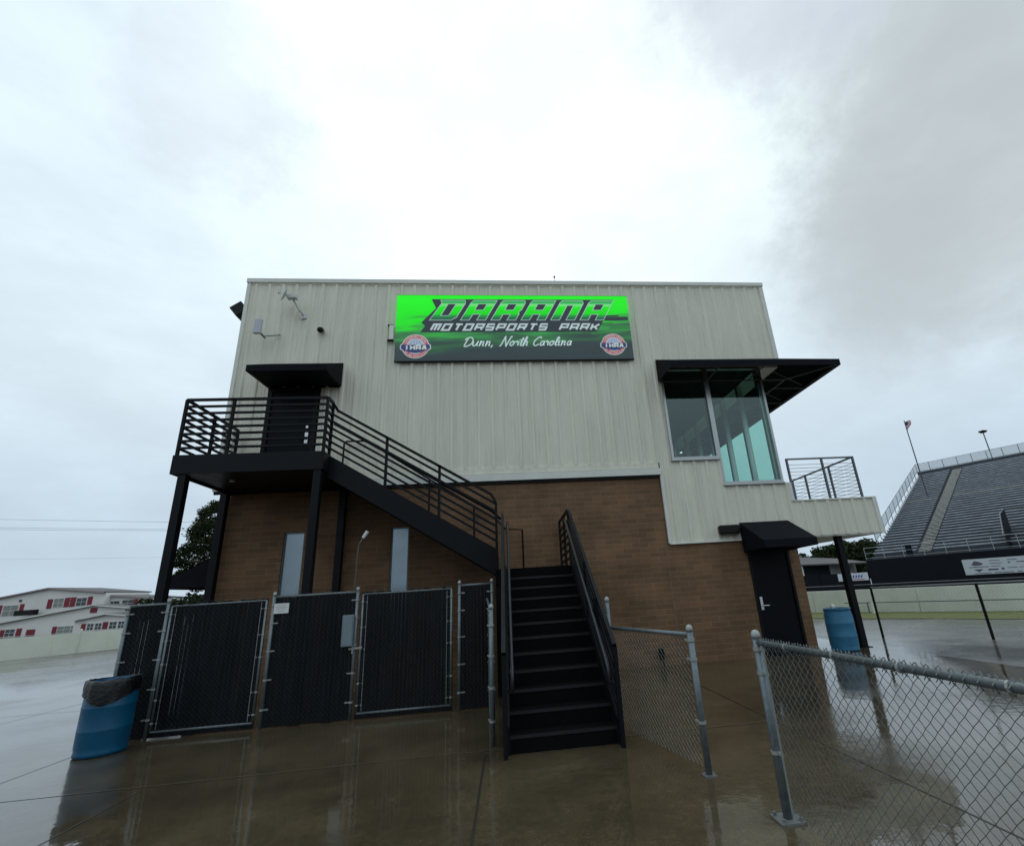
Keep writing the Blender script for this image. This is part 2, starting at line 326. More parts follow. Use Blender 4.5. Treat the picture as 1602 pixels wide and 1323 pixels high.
# ------------------------------------------------------------------ ribbed siding
PITCH = .325
def siding(mb, a, b, z0, z1, base=(0, 0), axis='x', out=-1, y=0.0, d0=0.012, phase=.16, zf=None):
    """vertical ribbed sheet from a to b along axis, sheet plane at y, ribs stand out"""
    prof = [(-.055, 0), (-.028, .034), (.028, .034), (.055, 0)]
    xs = [(a, None)]
    k = math.floor((a - phase) / PITCH) - 1
    pts = []
    while phase + k * PITCH < b + PITCH:
        c = phase + k * PITCH
        for dx, h in prof: pts.append((c + dx, h))
        for t in (.30, .70): # low stiffening ribs
            cc = c + PITCH * (t if t > .5 else t) ; 
            if t == .30: pts += [(c + .115, 0), (c + .125, .005), (c + .145, .005), (c + .155, 0)]
            else: pts += [(c + .185, 0), (c + .195, .005), (c + .215, .005), (c + .225, 0)]
        k += 1
    pts = sorted(set(pts))
    def hat(x):
        for (x0, h0), (x1, h1) in zip(pts, pts[1:]):
            if x0 <= x <= x1: return h0 + (h1 - h0) * (x - x0) / max(1e-9, x1 - x0)
        return 0
    use = [(a, hat(a))] + [p for p in pts if a < p[0] < b] + [(b, hat(b))]
    def P(x, h, z):
        dd = y + out * (d0 + h)
        return (x, dd, z) if axis == 'x' else (dd, x, z)
    vs = []; fs = []
    for x, h in use:
        vs += [P(x, h, z0), P(x, h, z1), P(x, -d0 + .002, z0), P(x, -d0 + .002, z1)]
    for i in range(len(use) - 1):
        p = 4 * i; q = p + 4
        fs += [(p, q, q + 1, p + 1), (p + 1, q + 1, q + 3, p + 3), (p, p + 2, q + 2, q)]
    fs += [(0, 1, 3, 2), (4 * len(use) - 4, 4 * len(use) - 2, 4 * len(use) - 1, 4 * len(use) - 3)]
    mb.add(vs, fs); return mb
def holed_wall(mb, x0, x1, z0, z1, holes, y, depth):
    xs = sorted({x0, x1, *[h[0] for h in holes], *[h[1] for h in holes]}); zs = sorted({z0, z1, *[h[2] for h in holes], *[h[3] for h in holes]})
    for xa, xb in zip(xs, xs[1:]):
        for za, zb in zip(zs, zs[1:]):
            cx, cz = (xa + xb) / 2, (za + zb) / 2
            if any(h[0] < cx < h[1] and h[2] < cz < h[3] for h in holes): continue
            mb.add([(xa, y, za), (xb, y, za), (xb, y, zb), (xa, y, zb)], [(0, 1, 2, 3)])
    for a, b, c, d in holes:
        mb.add([(a, y, c), (b, y, c), (b, y, d), (a, y, d), (a, y + depth, c), (b, y + depth, c), (b, y + depth, d), (a, y + depth, d)],
               [(0, 4, 5, 1), (1, 5, 6, 2), (2, 6, 7, 3), (3, 7, 4, 0)])
# ------------------------------------------------------------------ the race tower
T = thing('race_tower', (6.5, 0, 0), 'two storey building of ribbed cream metal siding above tan brick', 'building')
DEP = 13.0
b = MB()
holed_wall(b, .08, 10.1, -.02, 4.16, [(1.5, 1.93, .85, 3.22), (3.74, 4.13, .85, 3.22)], .02, .17)
holed_wall(b, 10.1, 13.12, -.02, 3.0, [(11.86, 12.86, -.02, 2.27)], .02, .17)
b.add([(.08, .02, -.02), (.08, DEP, -.02), (.08, DEP, 4.16), (.08, .02, 4.16)], [(0, 1, 2, 3)][::-1])
b.add([(13.12, .02, -.02), (13.12, DEP, -.02), (13.12, DEP, 3.5), (13.12, .02, 3.5)], [(0, 1, 2, 3)])
b.add([(.08, DEP, -.02), (13.12, DEP, -.02), (13.12, DEP, 4.16), (.08, DEP, 4.16)], [(0, 3, 2, 1)])
wall_b = b.build('brick_wall', M_BRICK, T)
b = MB(); b.box(9.925, 9.94, .012, .03, .12, 2.5); b.build('caulk_joint', mat('pale_caulk', (.20, .165, .12), .7), wall_b)
s = MB(); SY = 0.0
siding(s, 0, .80, 4.47, 7.22, y=SY); siding(s, .80, 1.97, 6.62, 7.22, y=SY); siding(s, 1.97, 10.34, 4.47, 7.22, y=SY)
siding(s, 0, 13.66, 7.22, 9.52, y=SY)
siding(s, 10.02, 10.34, 2.53, 4.47, y=SY)
siding(s, 10.34, 11.57, 2.53, 4.50, y=SY); siding(s, 11.57, 13.26, 2.53, 3.84, y=SY)
siding(s, 0, DEP, 4.2, 9.52, axis='y', out=-1, y=0); 
siding(s, 0, DEP, 7.22, 9.52, axis='y', out=1, y=13.66)
siding(s, 0, DEP, 2.54, 3.86, axis='y', out=1, y=13.13)
siding(s, 9.2, DEP, 3.86, 7.0, axis='y', out=1, y=13.13)
siding(s, 0, 13.66, 4.2, 9.52, out=1, y=DEP)
sid = s.build('metal_siding', M_SID, T)
t = MB()
t.box(-.05, 10.02, -.075, .0, 4.16, 4.32); s2_ = MB(); s2_.box(-.05, 9.98, -.040, 0, 4.335, 4.47); s2_.build('flashing_strip', M_SID, T); s2_ = MB(); s2_.box(-.04, 9.98, -.03, .018, 4.10, 4.16); s2_.build('shadow_line', M_DKBOX, T)  # last dark strip stands in for the shadow line under the trim
t.box(-.065, 13.725, -.075, .0, 9.53, 9.64); t.box(-.065, 0, 0, DEP, 9.53, 9.64); t.box(13.66, 13.725, 0, DEP, 9.53, 9.64)
t.box(-.052, .03, -.052, -.0, 4.47, 9.52); t.box(13.60, 13.712, -.052, 0, 7.22, 9.52)
t.box(9.985, 10.06, -.052, 0, 2.53, 4.16); t.box(10.02, 13.3, -.05, .02, 2.505, 2.535)
t.box(-.05, 0, 0, DEP, 4.16, 4.2); t.box(13.19, 13.28, -.054, 0, 3.38, 3.84)
t.build('trim', M_TRIM, T)
t = MB(); t.box(0.02, 13.64, .01, DEP, 9.44, 9.50); t.box(13.12, 13.66, .005, DEP, 7.0, 7.03); t.box(.1, 9.88, .2, DEP - .1, 4.2, 4.24); t.box(10.1, 13.66, .0, .012, 7.0, 7.24); t.build('roof', M_TRIM, T)
# upper-floor room seen through the corner glazing
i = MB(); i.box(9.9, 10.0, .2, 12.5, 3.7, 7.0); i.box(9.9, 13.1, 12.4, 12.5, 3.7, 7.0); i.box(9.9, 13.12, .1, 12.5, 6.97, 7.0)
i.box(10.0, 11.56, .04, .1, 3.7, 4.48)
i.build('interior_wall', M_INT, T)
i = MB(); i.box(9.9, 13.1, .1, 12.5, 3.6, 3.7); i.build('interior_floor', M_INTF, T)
for (cx, cy) in ((11.9, 9.0), (12.35, 8.0)):
    i = MB(); i.lathe((cx, cy, 6.95), [(.09, 0), (.09, .018)], 16); i.build('ceiling_light', M_LAMP, T)
# front glazing
def frame(name, x0, x1, z0, z1, y=-.01, w=.06, d=.09):
    m = MB(); m.box(x0, x1, y - d / 2, y + d / 2, z0, z0 + w); m.box(x0, x1, y - d / 2, y + d / 2, z1 - w, z1)
    m.box(x0, x0 + w, y - d / 2, y + d / 2, z0 + w, z1 - w); m.box(x1 - w, x1, y - d / 2, y + d / 2, z0 + w, z1 - w)
    return m
for (x0, x1, z0) in ((10.34, 11.55, 4.52), (11.55, 13.1, 3.86)):
    wmb = MB(); wmb.box(x0 + .05, x1 - .05, .0, .006, z0 + .05, 6.96); wn = wmb.build('window', M_GLASS, T)
    fr = frame('f', x0, x1, z0, 7.0); fr.build('frame', M_ALU, wn)
    sl_ = MB(); sl_.box(x0 - .02, x1 + .02, -.085, .0, z0 - .035, z0 - .002); sl_.build('sill', M_ALU, wn)
# right-hand glazing, seen from inside through the front panes
for k in range(8):
    y0 = .03 + k * 1.07; y1 = y0 + 1.07
    wmb = MB(); wmb.box(13.06, 13.066, y0 + .05, y1 - .05, 3.92, 6.95); wn = wmb.build('window', M_GLASS, T)
    fr = MB(); fr.box(12.98, 13.12, y0, y0 + .10, 3.86, 7.0); fr.box(13.0, 13.12, y0 + .10, y1, 3.86, 3.93); fr.box(13.0, 13.12, y0 + .10, y1, 6.94, 7.0); fr.build('frame', M_ALU, wn)
# slit windows
for (x0, x1) in ((1.5, 1.93), (3.74, 4.13)):
    wmb = MB(); wmb.box(x0 + .0, x1 - .03, .09, .10, .87, 3.20); wn = wmb.build('window', M_SLIT, T)
    fr = MB(); fr.box(x0 - .004, x0 + .02, .05, .10, .85, 3.22); fr.box(x1 - .03, x1 + .004, .05, .10, .85, 3.22); fr.box(x0 + .02, x1 - .03, .05, .10, 3.19, 3.223); fr.build('frame', M_GALV2, wn)
# upper door
d = MB(); d.box(.90, 1.85, -.02, .03, 4.40, 6.50); dr = d.build('door', M_DOOR, T, bevel=.004); 
d = MB(); d.box(.82, .90, -.06, .0, 4.4, 6.58); d.box(1.85, 1.95, -.06, .0, 4.4, 6.58); d.box(.90, 1.85, -.06, .0, 6.50, 6.58); d.build('frame', M_BLACK, dr)
d = MB(); d.box(1.72, 1.79, -.035, -.02, 5.22, 5.50); d.box(1.73, 1.78, -.045, -.035, 5.58, 5.66); d.tube([(1.755, -.03, 5.33), (1.755, -.085, 5.33), (1.62, -.09, 5.33)], .012, 8); d.build('handle', M_CHROME, dr)
# ground-floor door
d = MB(); d.box(11.91, 12.81, .04, .09, .03, 2.22); dr = d.build('door', M_DOOR, T, bevel=.004); dr['label'] = 'black ground floor door beneath the small awning'
d = MB(); d.box(11.855, 11.91, .0, .10, 0, 2.272); d.box(12.81, 12.865, .0, .10, 0, 2.272); d.box(11.91, 12.81, .0, .10, 2.22, 2.272); d.box(11.86, 12.86, -.04, .1, .001, .028); d.build('frame', M_BLACK, dr)
d = MB(); d.box(11.96, 12.02, .024, .04, .96, 1.24); d.tube([(11.99, .03, 1.05), (11.99, -.03, 1.05), (12.13, -.035, 1.05)], .012, 8); d.build('handle', M_CHROME, dr)
for z in (.35, 1.15, 1.95):
    d = MB(); d.box(12.80, 12.825, .012, .045, z, z + .11); d.build('hinge', M_DKBOX, dr)
# awnings
def awning(name, x0, x1, zt, zf, zb, zw, dep, lab=None, frame_m=None):
    m = MB(); y = -.05
    A = [(x0, y, zt), (x1, y, zt), (x1, y - dep, zf), (x0, y - dep, zf)]
    th = .012
    m.prism(A, (0, 0, -th))
    m.box(x0, x1, y - dep - .001, y - dep + .008, zb, zf - .001)
    for x in (x0, x1 - .008): m.prism([(x, y, zt - .002), (x, y - dep, zf - .002), (x, y - dep, zb), (x, y, zw)], (.008, 0, 0))
    m.prism([(x0 + .01, y + .005, zw + .012), (x1 - .01, y + .005, zw + .012), (x1 - .01, y - dep + .01, zb + .012), (x0 + .01, y - dep + .01, zb + .012)], (0, 0, .006))
    o = m.build(name, M_AWN, T)
    if lab: o['label'] = lab
    fm = MB()
    fm.bar((x0 + .03, y + .02, zw), (x1 - .03, y + .02, zw), .03); fm.bar((x0 + .03, y - dep + .03, zb + .03), (x1 - .03, y - dep + .03, zb + .03), .03)
    n = max(2, int((x1 - x0) / .9))
    for k in range(n + 1):
        x = x0 + .03 + (x1 - x0 - .06) * k / n
        fm.bar((x, y, zw), (x, y - dep + .03, zb + .03), .025); fm.bar((x, y - .01, zt - .05), (x, y - dep + .03, zf - .04), .025)
    fm.build('awning_frame', frame_m or M_BLACK, o)
    return o
awning('awning', .76, 2.44, 7.24, 6.73, 6.58, 6.62, .95, 'black fabric awning over the upper door')
awning('awning', 11.75, 12.98, 2.92, 2.42, 2.26, 2.24, .95, 'black fabric awning over the ground floor door')
# wrap-round awning
m = MB(); y0 = -.05; zt, zf, zb = 7.24, 6.72, 6.56; X0, XC, XR = 10.27, 13.70, 14.66; YB = 9.2
m.prism([(X0, y0, zt), (XC, y0, zt), (XR, -1.0, zf), (X0, -1.0, zf)], (0, 0, -.012))
m.prism([(XC, y0, zt), (XC, YB, zt), (XR, YB, zf), (XR, -1.0, zf)], (0, 0, -.012))
m.box(X0, XR, -1.004, -.994, zb, zf - .001); m.box(XR - .008, XR + .002, -.993, YB, zb, zf - .001)
m.prism([(X0, y0, zt - .002), (X0, -1.0, zf - .002), (X0, -1.0, zb), (X0, y0, 6.6)], (.008, 0, 0)); m.prism([(XC, YB, zt), (XR, YB, zf), (XR, YB, zb), (XC, YB, zb)], (0, .01, 0))
aw = m.build('awning', M_AWN, T); aw['label'] = 'large black awning wrapping the corner windows'
fm = MB(); M_AWF = mat('awning_frame_tube', (.16, .17, .18), .5, metal=.4)
fm.bar((X0 + .03, -.075, 6.60), (13.7, -.075, 6.60), .03); fm.bar((X0 + .03, -.96, 6.6), (XR - .04, -.96, 6.6), .03); fm.bar((XR - .04, -.96, 6.6), (XR - .04, YB, 6.6), .03); fm.bar((13.72, -.06, 6.6), (13.72, YB, 6.6), .03)
for x in (11.55, 12.7): fm.bar((x, -.07, 6.60), (x, -.95, 6.6), .025); fm.bar((x, -.07, 7.17), (x, -.95, 6.68), .025)
fm.bar((13.7, -.06, 7.19), (XR - .05, -.95, 6.68), .028); fm.bar((13.7, -.06, 6.6), (XR - .05, -.95, 6.6), .028)
for y in (.5, 1.6, 2.7, 3.8, 5, 6.2, 7.4, 8.6): fm.bar((13.72, y, 6.6), (XR - .04, y, 6.6), .025); fm.bar((13.72, y, 7.18), (XR - .04, y, 6.68), .025)
fm.build('awning_frame', M_AWF, aw)
# side-door awning on the left wall
m = MB(); ys = .35; ye = 2.3
m.prism([(0, ys, 2.86), (-.95, ys, 2.36), (-.95, ys, 2.2), (0, ys, 2.2)], (0, .01, 0)); m.prism([(0, ye, 2.86), (-.95, ye, 2.36), (-.95, ye, 2.2), (0, ye, 2.2)], (0, .01, 0))
m.prism([(.05, ys, 2.87), (.05, ye, 2.87), (-.96, ye, 2.37), (-.96, ys, 2.37)], (0, 0, -.012)); m.box(-.965, -.955, ys, ye, 2.2, 2.355)
a_ = m.build('awning', M_AWN, T); a_['label'] = 'black awning jutting from the left side wall'
# balcony on the right
m = MB(); siding(m, 13.26, 15.36, 2.53, 3.38, y=SY); siding(m, 0, 3.0, 2.53, 3.38, axis='y', out=1, y=15.36)
bal = m.build('balcony', M_SID, T)
m = MB(); m.box(13.12, 15.36, .0, 3.0, 2.50, 2.53); m.box(13.12, 15.36, .0, 3.0, 3.34, 3.378); m.box(15.33, 15.43, -.05, .03, 2.5, 3.40); m.box(13.28, 15.33, -.055, .0, 3.37, 3.40); m.box(15.36, 15.42, .03, 3.0, 3.37, 3.40); m.build('soffit', M_TRIM, bal)
m = MB(); m.box(14.28, 14.42, .16, .30, 0, 2.5); m.box(14.22, 14.48, .10, .36, .0, .012); m.build('support_column', M_BLACK, bal)
rl = MB()
for x in (13.33, 14.27, 15.13): rl.bar((x, .02, 3.40), (x, .02, 4.44), .045)
for y in (.98, 2.06, 2.72): rl.bar((15.13, y, 3.40), (15.13, y, 4.44), .045)
rl.bar((13.31, .02, 4.44), (15.15, .02, 4.44), .05, .035); rl.bar((15.13, .0, 4.44), (15.13, 2.74, 4.44), .05, .035)
ra = rl.build('railing', mat('grey_rail_paint', (.13, .14, .16), .4, metal=.3), bal)
for k in range(10):
    z = 3.48 + k * .09; c = MB(); c.tube([(13.33, .02, z), (15.13, .02, z)], .006, 5); c.tube([(15.13, .02, z), (15.13, 2.72, z)], .006, 5); c.build('cable', M_GALV2, ra)
# ------------------------------------------------------------------ things fixed to the building
def wallbox():
    pass
t_ = thing('wall_antenna', (.62, -.05, 8.0), 'white flat box antenna on a short arm near the left roof corner', 'antenna')
m = MB(); m.box(.50, .66, -.50, -.42, 7.82, 8.20); m.build('panel', mat('lavender_grey_plastic', (.52, .54, .60), .45), t_, bevel=.012)
m = MB(); m.tube([(.60, -.42, 7.93), (.66, -.3, 7.84), (.9, -.05, 8.02)], .014, 6); m.tube([(.62, -.42, 7.86), (.70, -.30, 7.78)], .02, 6); m.build('arm', M_GALV, t_)
t_ = thing('grid_antenna', (1.3, -.05, 8.7), 'pale dish shaped antenna with bracket high beneath the roof edge', 'antenna')
m = MB()
M_PALE = mat('pale_blue_grey_paint', (.50, .56, .58), .4)
ctr = Vector((1.08, -.42, 8.90)); nrm = Vector((-.75, -.5, .25)).normalized(); a1 = nrm.cross(Vector((0, 0, 1))).normalized(); a2 = a1.cross(nrm)
rings = []
for k in range(6):
    rr = .21 * k / 5; rings.append([ctr + nrm * (rr * rr * .9) + (a1 * math.cos(t) * rr + a2 * math.sin(t) * rr * .85) for t in [2 * PI * j / 18 for j in range(18)]])
for k in range(5):
    for j in range(18):
        m.add([rings[k][j], rings[k][(j + 1) % 18], rings[k + 1][(j + 1) % 18], rings[k + 1][j]], [(0, 1, 2, 3)])
m.build('dish', M_PALE, t_, smooth=True)
m = MB(); m.tube([ctr, ctr + nrm * .16], .01, 6); m.lathe(ctr + nrm * .15, [(.028, -.04), (.035, .04)], 10); m.build('feed_horn', M_WHITE, t_)
m = MB(); m.tube([(1.05, -.42, 8.92), (1.22, -.36, 8.86), (1.34, -.2, 8.62), (1.40, -.05, 8.56)], .022, 8); m.box(1.33, 1.47, -.07, -.045, 8.48, 8.64); m.build('bracket', M_WHITE, t_); m = MB(); m.box(1.12, 1.34, -.46, -.33, 8.82, 8.91); m.build('radio_box', M_WHITE, t_)
t_ = thing('dome_camera', (1.86, -.05, 8.12), 'small dark dome camera on the upper siding above the awning', 'camera')
m = MB(); m.tube([(1.86, -.05, 8.14), (1.86, -.12, 8.14)], .06, 14); m.build('mount', M_GALV2, t_, smooth=False)
m = MB(); m.lathe((1.86, -.16, 8.10), [(.0, -.075), (.04, -.062), (.065, -.03), (.07, .0), (.06, .04), (.02, .06)], 16); m.build('dome', M_DKBOX, t_, smooth=True)
t_ = thing('floodlight', (-.05, .35, 9.0), 'black box floodlight sticking out from the left roof corner', 'floodlight')
m = LB(); m.box(-.34, -.02, -.25, .25, -.16, .16); bx_ = m.build('housing', M_DKBOX, t_, bevel=.02); bx_.location = (-.10, .05, .02); bx_.rotation_euler = (0, math.radians(-38), 0)
m = MB(); m.bar((-.06, .4, 9.0), (-.22, .4, 9.02), .05); m.bar((-.05, .3, 9.22), (-.12, .3, 9.26), .03); m.build('bracket', M_BLACK, t_)
t_ = thing('wall_pack_light', (11.44, -.05, 2.76), 'unlit dark brown wall light beside the lower awning', 'wall light')
m = MB(); m.box(11.20, 11.69, -.20, -.05, 2.66, 2.87); m.build('housing', M_DKBOX, t_, bevel=.035)
m = MB(); m.box(11.24, 11.65, -.17, -.08, 2.648, 2.662); m.build('lens', mat('dark_lens', (.05, .045, .035), .2), t_)
t_ = thing('tube_light', (3.56, -.06, 8.0), 'thin white tube light standing against the left edge of the green sign', 'light')
m = MB(); m.box(3.50, 3.60, -.14, -.07, 7.84, 8.24); m.build('tube', mat('white_tube', (.85, .85, .78), .3), t_)
m = MB(); m.box(3.45, 3.59, -.12, -.05, 8.24, 8.27); m.box(3.45, 3.59, -.12, -.05, 7.81, 7.84); m.build('bracket', M_DKBOX, t_)
t_ = thing('roof_antenna', (7.8, .25, 9.64), 'thin whip antenna with a dark tip standing on the roof edge', 'antenna')
m = MB(); m.tube([(7.8, .25, 9.5), (7.8, .25, 9.98)], .006, 6); m.build('mast', M_GALV2, t_)
m = MB(); m.lathe((7.8, .25, 9.98), [(.02, 0), (.025, .03), (.012, .07)], 10); m.build('tip', M_DKBOX, t_)
t_ = thing('hose_bib', (9.5, .0, .22), 'small black outlet box low on the brick wall', 'outlet')
m = MB(); m.box(9.46, 9.56, -.07, .02, .14, .34); m.build('housing', M_BLACK, t_, bevel=.008); m = MB(); m.tube([(9.51, -.05, .16), (9.51, -.09, .10), (9.51, -.09, .0)], .014, 6); m.build('pipe', M_BLACK, t_)
# ------------------------------------------------------------------ green sign
SX0, SX1, SZ0, SZ1 = 3.65, 9.68, 7.24, 9.13; SYF = -.12
SG = thing('park_sign', ((SX0 + SX1) / 2, -.06, SZ0), 'long green and black banner sign with racing lettering high on the facade', 'sign')
def sign_mat():
    m = bpy.data.materials.new('green_sign_print'); m.use_nodes = True; n = m.node_tree.nodes; l = m.node_tree.links; b = n['Principled BSDF']
    t = n.new('ShaderNodeTexCoord'); s = n.new('ShaderNodeSeparateXYZ'); l.new(t.outputs['Object'], s.inputs[0])   # x -3..3, z 0..1.9
    mp_ = n.new('ShaderNodeMapping'); mp_.inputs['Rotation'].default_value = (0, math.radians(14), 0); mp_.inputs['Scale'].default_value = (.35, 1, 3.2); l.new(t.outputs['Object'], mp_.inputs[0])
    z = n.new('ShaderNodeTexNoise'); z.inputs['Scale'].default_value = 1.6; z.inputs['Detail'].default_value = 5; l.new(mp_.outputs[0], z.inputs['Vector'])
    a = n.new('ShaderNodeMath'); a.operation = 'MULTIPLY_ADD'; l.new(z.outputs[0], a.inputs[0]); a.inputs[1].default_value = 1.7; a.inputs[2].default_value = -.80
    mask = n.new('ShaderNodeMapRange'); l.new(s.outputs[2], mask.inputs[0]); mask.inputs['From Min'].default_value = 1.75; mask.inputs['From Max'].default_value = 1.0
    am = n.new('ShaderNodeMath'); am.operation = 'MULTIPLY'; l.new(a.outputs[0], am.inputs[0]); l.new(mask.outputs[0], am.inputs[1])
    x_ = n.new('ShaderNodeMath'); x_.operation = 'MULTIPLY_ADD'; l.new(s.outputs[0], x_.inputs[0]); x_.inputs[1].default_value = -.045; l.new(s.outputs[2], x_.inputs[2])
    v = n.new('ShaderNodeMath'); v.operation = 'ADD'; l.new(x_.outputs[0], v.inputs[0]); l.new(am.outputs[0], v.inputs[1])
    dv = n.new('ShaderNodeMath'); dv.operation = 'DIVIDE'; l.new(v.outputs[0], dv.inputs[0]); dv.inputs[1].default_value = 1.89
    cr = n.new('ShaderNodeValToRGB'); l.new(dv.outputs[0], cr.inputs[0]); e = cr.color_ramp.elements
    e[0].position = 0; e[0].color = (.020, .032, .038, 1); e[1].position = 1; e[1].color = (.0, .92, .0, 1)
    for p, c in ((.22, (.022, .04, .042)), (.36, (.022, .10, .04)), (.46, (.03, .22, .055)), (.60, (.02, .42, .03)), (.70, (.0, .78, .0))):
        q = e.new(p); q.color = (*c, 1)
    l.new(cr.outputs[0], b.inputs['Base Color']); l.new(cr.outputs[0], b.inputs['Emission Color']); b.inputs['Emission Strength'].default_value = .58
    b.inputs['Roughness'].default_value = .3
    return m
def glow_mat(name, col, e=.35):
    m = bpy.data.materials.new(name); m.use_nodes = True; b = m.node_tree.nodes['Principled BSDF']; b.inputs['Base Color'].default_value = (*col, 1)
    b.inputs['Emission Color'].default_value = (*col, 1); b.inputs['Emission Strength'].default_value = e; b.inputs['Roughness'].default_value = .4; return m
m = MB(); m.box(SX0, SX1, SYF, -.05, SZ0, SZ1); pan = m.build('sign_panel', sign_mat(), SG)
m = MB()
for z in (SZ0 - .012, SZ1): m.box(SX0 - .012, SX1 + .012, -.118, -.05, z, z + .012)
m.build('sign_edge', M_DKBOX, SG)
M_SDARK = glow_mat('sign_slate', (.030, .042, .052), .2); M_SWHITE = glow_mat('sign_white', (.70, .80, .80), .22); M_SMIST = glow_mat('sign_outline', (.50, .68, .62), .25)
def letter_mat():
    m = bpy.data.materials.new('green_letter_fill'); m.use_nodes = True; n = m.node_tree.nodes; l = m.node_tree.links; b = n['Principled BSDF']
    t = n.new('ShaderNodeTexCoord'); s = n.new('ShaderNodeSeparateXYZ'); l.new(t.outputs['Object'], s.inputs[0])
    mr = n.new('ShaderNodeMapRange'); l.new(s.outputs[2], mr.inputs[0]); mr.inputs['From Min'].default_value = 1.17; mr.inputs['From Max'].default_value = 1.75
    cr = n.new('ShaderNodeValToRGB'); l.new(mr.outputs[0], cr.inputs[0]); e = cr.color_ramp.elements
    e[0].position = 0; e[0].color = (.01, .12, .05, 1); e[1].position = 1; e[1].color = (.04, .45, .10, 1)
    for p, c in ((.14, (.01, .26, .06)), (.28, (0, .78, .0)), (.62, (0, .9, .0)), (.76, (.25, .85, .28)), (.82, (.02, .5, .08))): q = e.new(p); q.color = (*c, 1)
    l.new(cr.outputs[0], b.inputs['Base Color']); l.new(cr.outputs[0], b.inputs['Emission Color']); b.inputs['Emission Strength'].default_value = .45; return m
M_LET = letter_mat()
def off(poly, d):
    """offset a ccw outline outward by d"""
    n = len(poly); area = sum(poly[i][0] * poly[(i + 1) % n][1] - poly[(i + 1) % n][0] * poly[i][1] for i in range(n))
    sgn = 1 if area > 0 else -1; out = []
    for i in range(n):
        p0 = Vector(poly[i - 1]); p1 = Vector(poly[i]); p2 = Vector(poly[(i + 1) % n])
        e1 = (p1 - p0).normalized(); e2 = (p2 - p1).normalized(); n1 = Vector((e1.y, -e1.x)) * sgn; n2 = Vector((e2.y, -e2.x)) * sgn
        bs = (n1 + n2); k = d / max(.35, bs.length_squared / 2) if bs.length > 1e-6 else d
        out.append(tuple(p1 + bs * k * 1.0 / 1.0 * .5 * 2 / 2)) if False else out.append(tuple(p1 + bs.normalized() * min(d / max(.45, bs.length / 2), 2 * d)))
    return out
def flat(mb, poly, y, th=.004):
    n = len(poly); a = sum(poly[i][0] * poly[(i + 1) % n][1] - poly[(i + 1) % n][0] * poly[i][1] for i in range(n))
    if a < 0: poly = poly[::-1]
    mb.prism([(p[0], y, p[1]) for p in poly], (0, th, 0))
GLY = {'D': ([(0, 0), (.82, 0), (.97, .14), (1, .86), (.93, 1), (-.02, 1), (.08, .88)], [(.34, .22), (.62, .22), (.64, .80), (.36, .80)]),
       'A': ([(0, 0), (.31, 0), (.33, .30), (.66, .30), (.65, 0), (.97, 0), (1, 1), (.08, 1), (.02, .88)], [(.34, .52), (.66, .52), (.67, .80), (.35, .80)]),
       'R': ([(0, 0), (.31, 0), (.33, .30), (.66, .30), (.65, 0), (.97, 0), (.98, .32), (.90, .41), (.99, .52), (1, .90), (.93, 1), (.08, 1), (.02, .88)], [(.34, .52), (.66, .52), (.67, .80), (.35, .80)]),
       'N': ([(0, 0), (.33, 0), (.35, .78), (.66, .78), (.64, 0), (.97, 0), (1, .88), (.92, 1), (.08, 1), (.02, .88)], None)}
LZ0, LZ1 = SZ0 + 1.155, SZ0 + 1.725; LH = LZ1 - LZ0; SHR = .50
def lx(x, z): return (x + (z) * SHR * 1.0, LZ0 + z)
letters = 'DARANA'; xs0 = SX0 + .84; adv = .775; lw = .63
back = [(SX0 + .62, SZ0 + 1.08), (SX0 + .98, SZ0 + 1.50), (SX0 + .86, SZ0 + 1.77), (SX0 + 5.66, SZ0 + 1.77), (SX0 + 5.28, SZ0 + 1.05), (SX0 + 5.12, SZ0 + .80), (SX0 + .60, SZ0 + .80), (SX0 + .72, SZ0 + .98)]
m = MB(); flat(m, back, SYF - .006); m.build('lettering_backing', M_SDARK, SG)
for k, ch in enumerate(letters):
    o_, h_ = GLY[ch]; ox = xs0 + k * adv
    P = [lx(ox + p[0] * lw, p[1] * LH) for p in o_]
    m = MB(); flat(m, off(P, .020), SYF - .010); lo = m.build('letter', M_SMIST, SG)
    m = MB(); flat(m, P, SYF - .014); m.build('letter_fill', M_LET, lo)
    if h_:
        H = [lx(ox + p[0] * lw, p[1] * LH) for p in h_]
        m = MB(); flat(m, off(H, .018), SYF - .017, .0025); m.build('counter_outline', M_SMIST, lo)
        m = MB(); flat(m, H, SYF - .020, .0025); m.build('counter', M_SDARK, lo)
# torn streaks on the right of the sign
m = MB()
for (x, z, w, h) in ((5.02, .98, .55, .10), (4.95, .72, .45, .07), (5.45, .86, .56, .12)):
    flat(m, [(SX0 + x, SZ0 + z), (SX0 + x + w, SZ0 + z + .02), (SX0 + x + w + .02, SZ0 + z + h), (SX0 + x + .08, SZ0 + z + h * .8)], SYF - .003, .003)
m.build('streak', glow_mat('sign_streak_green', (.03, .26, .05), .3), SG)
m = MB()
for (x, z, w, h) in ((5.05, 1.12, .95, .13), (5.3, 1.24, .45, .06)):
    flat(m, [(SX0 + x, SZ0 + z), (SX0 + min(6.0, x + w), SZ0 + z + .02), (SX0 + min(6.0, x + w + .02), SZ0 + z + h), (SX0 + x + .15, SZ0 + z + h * .9)], SYF - .003, .003)
m.build('streak', M_SDARK, SG)
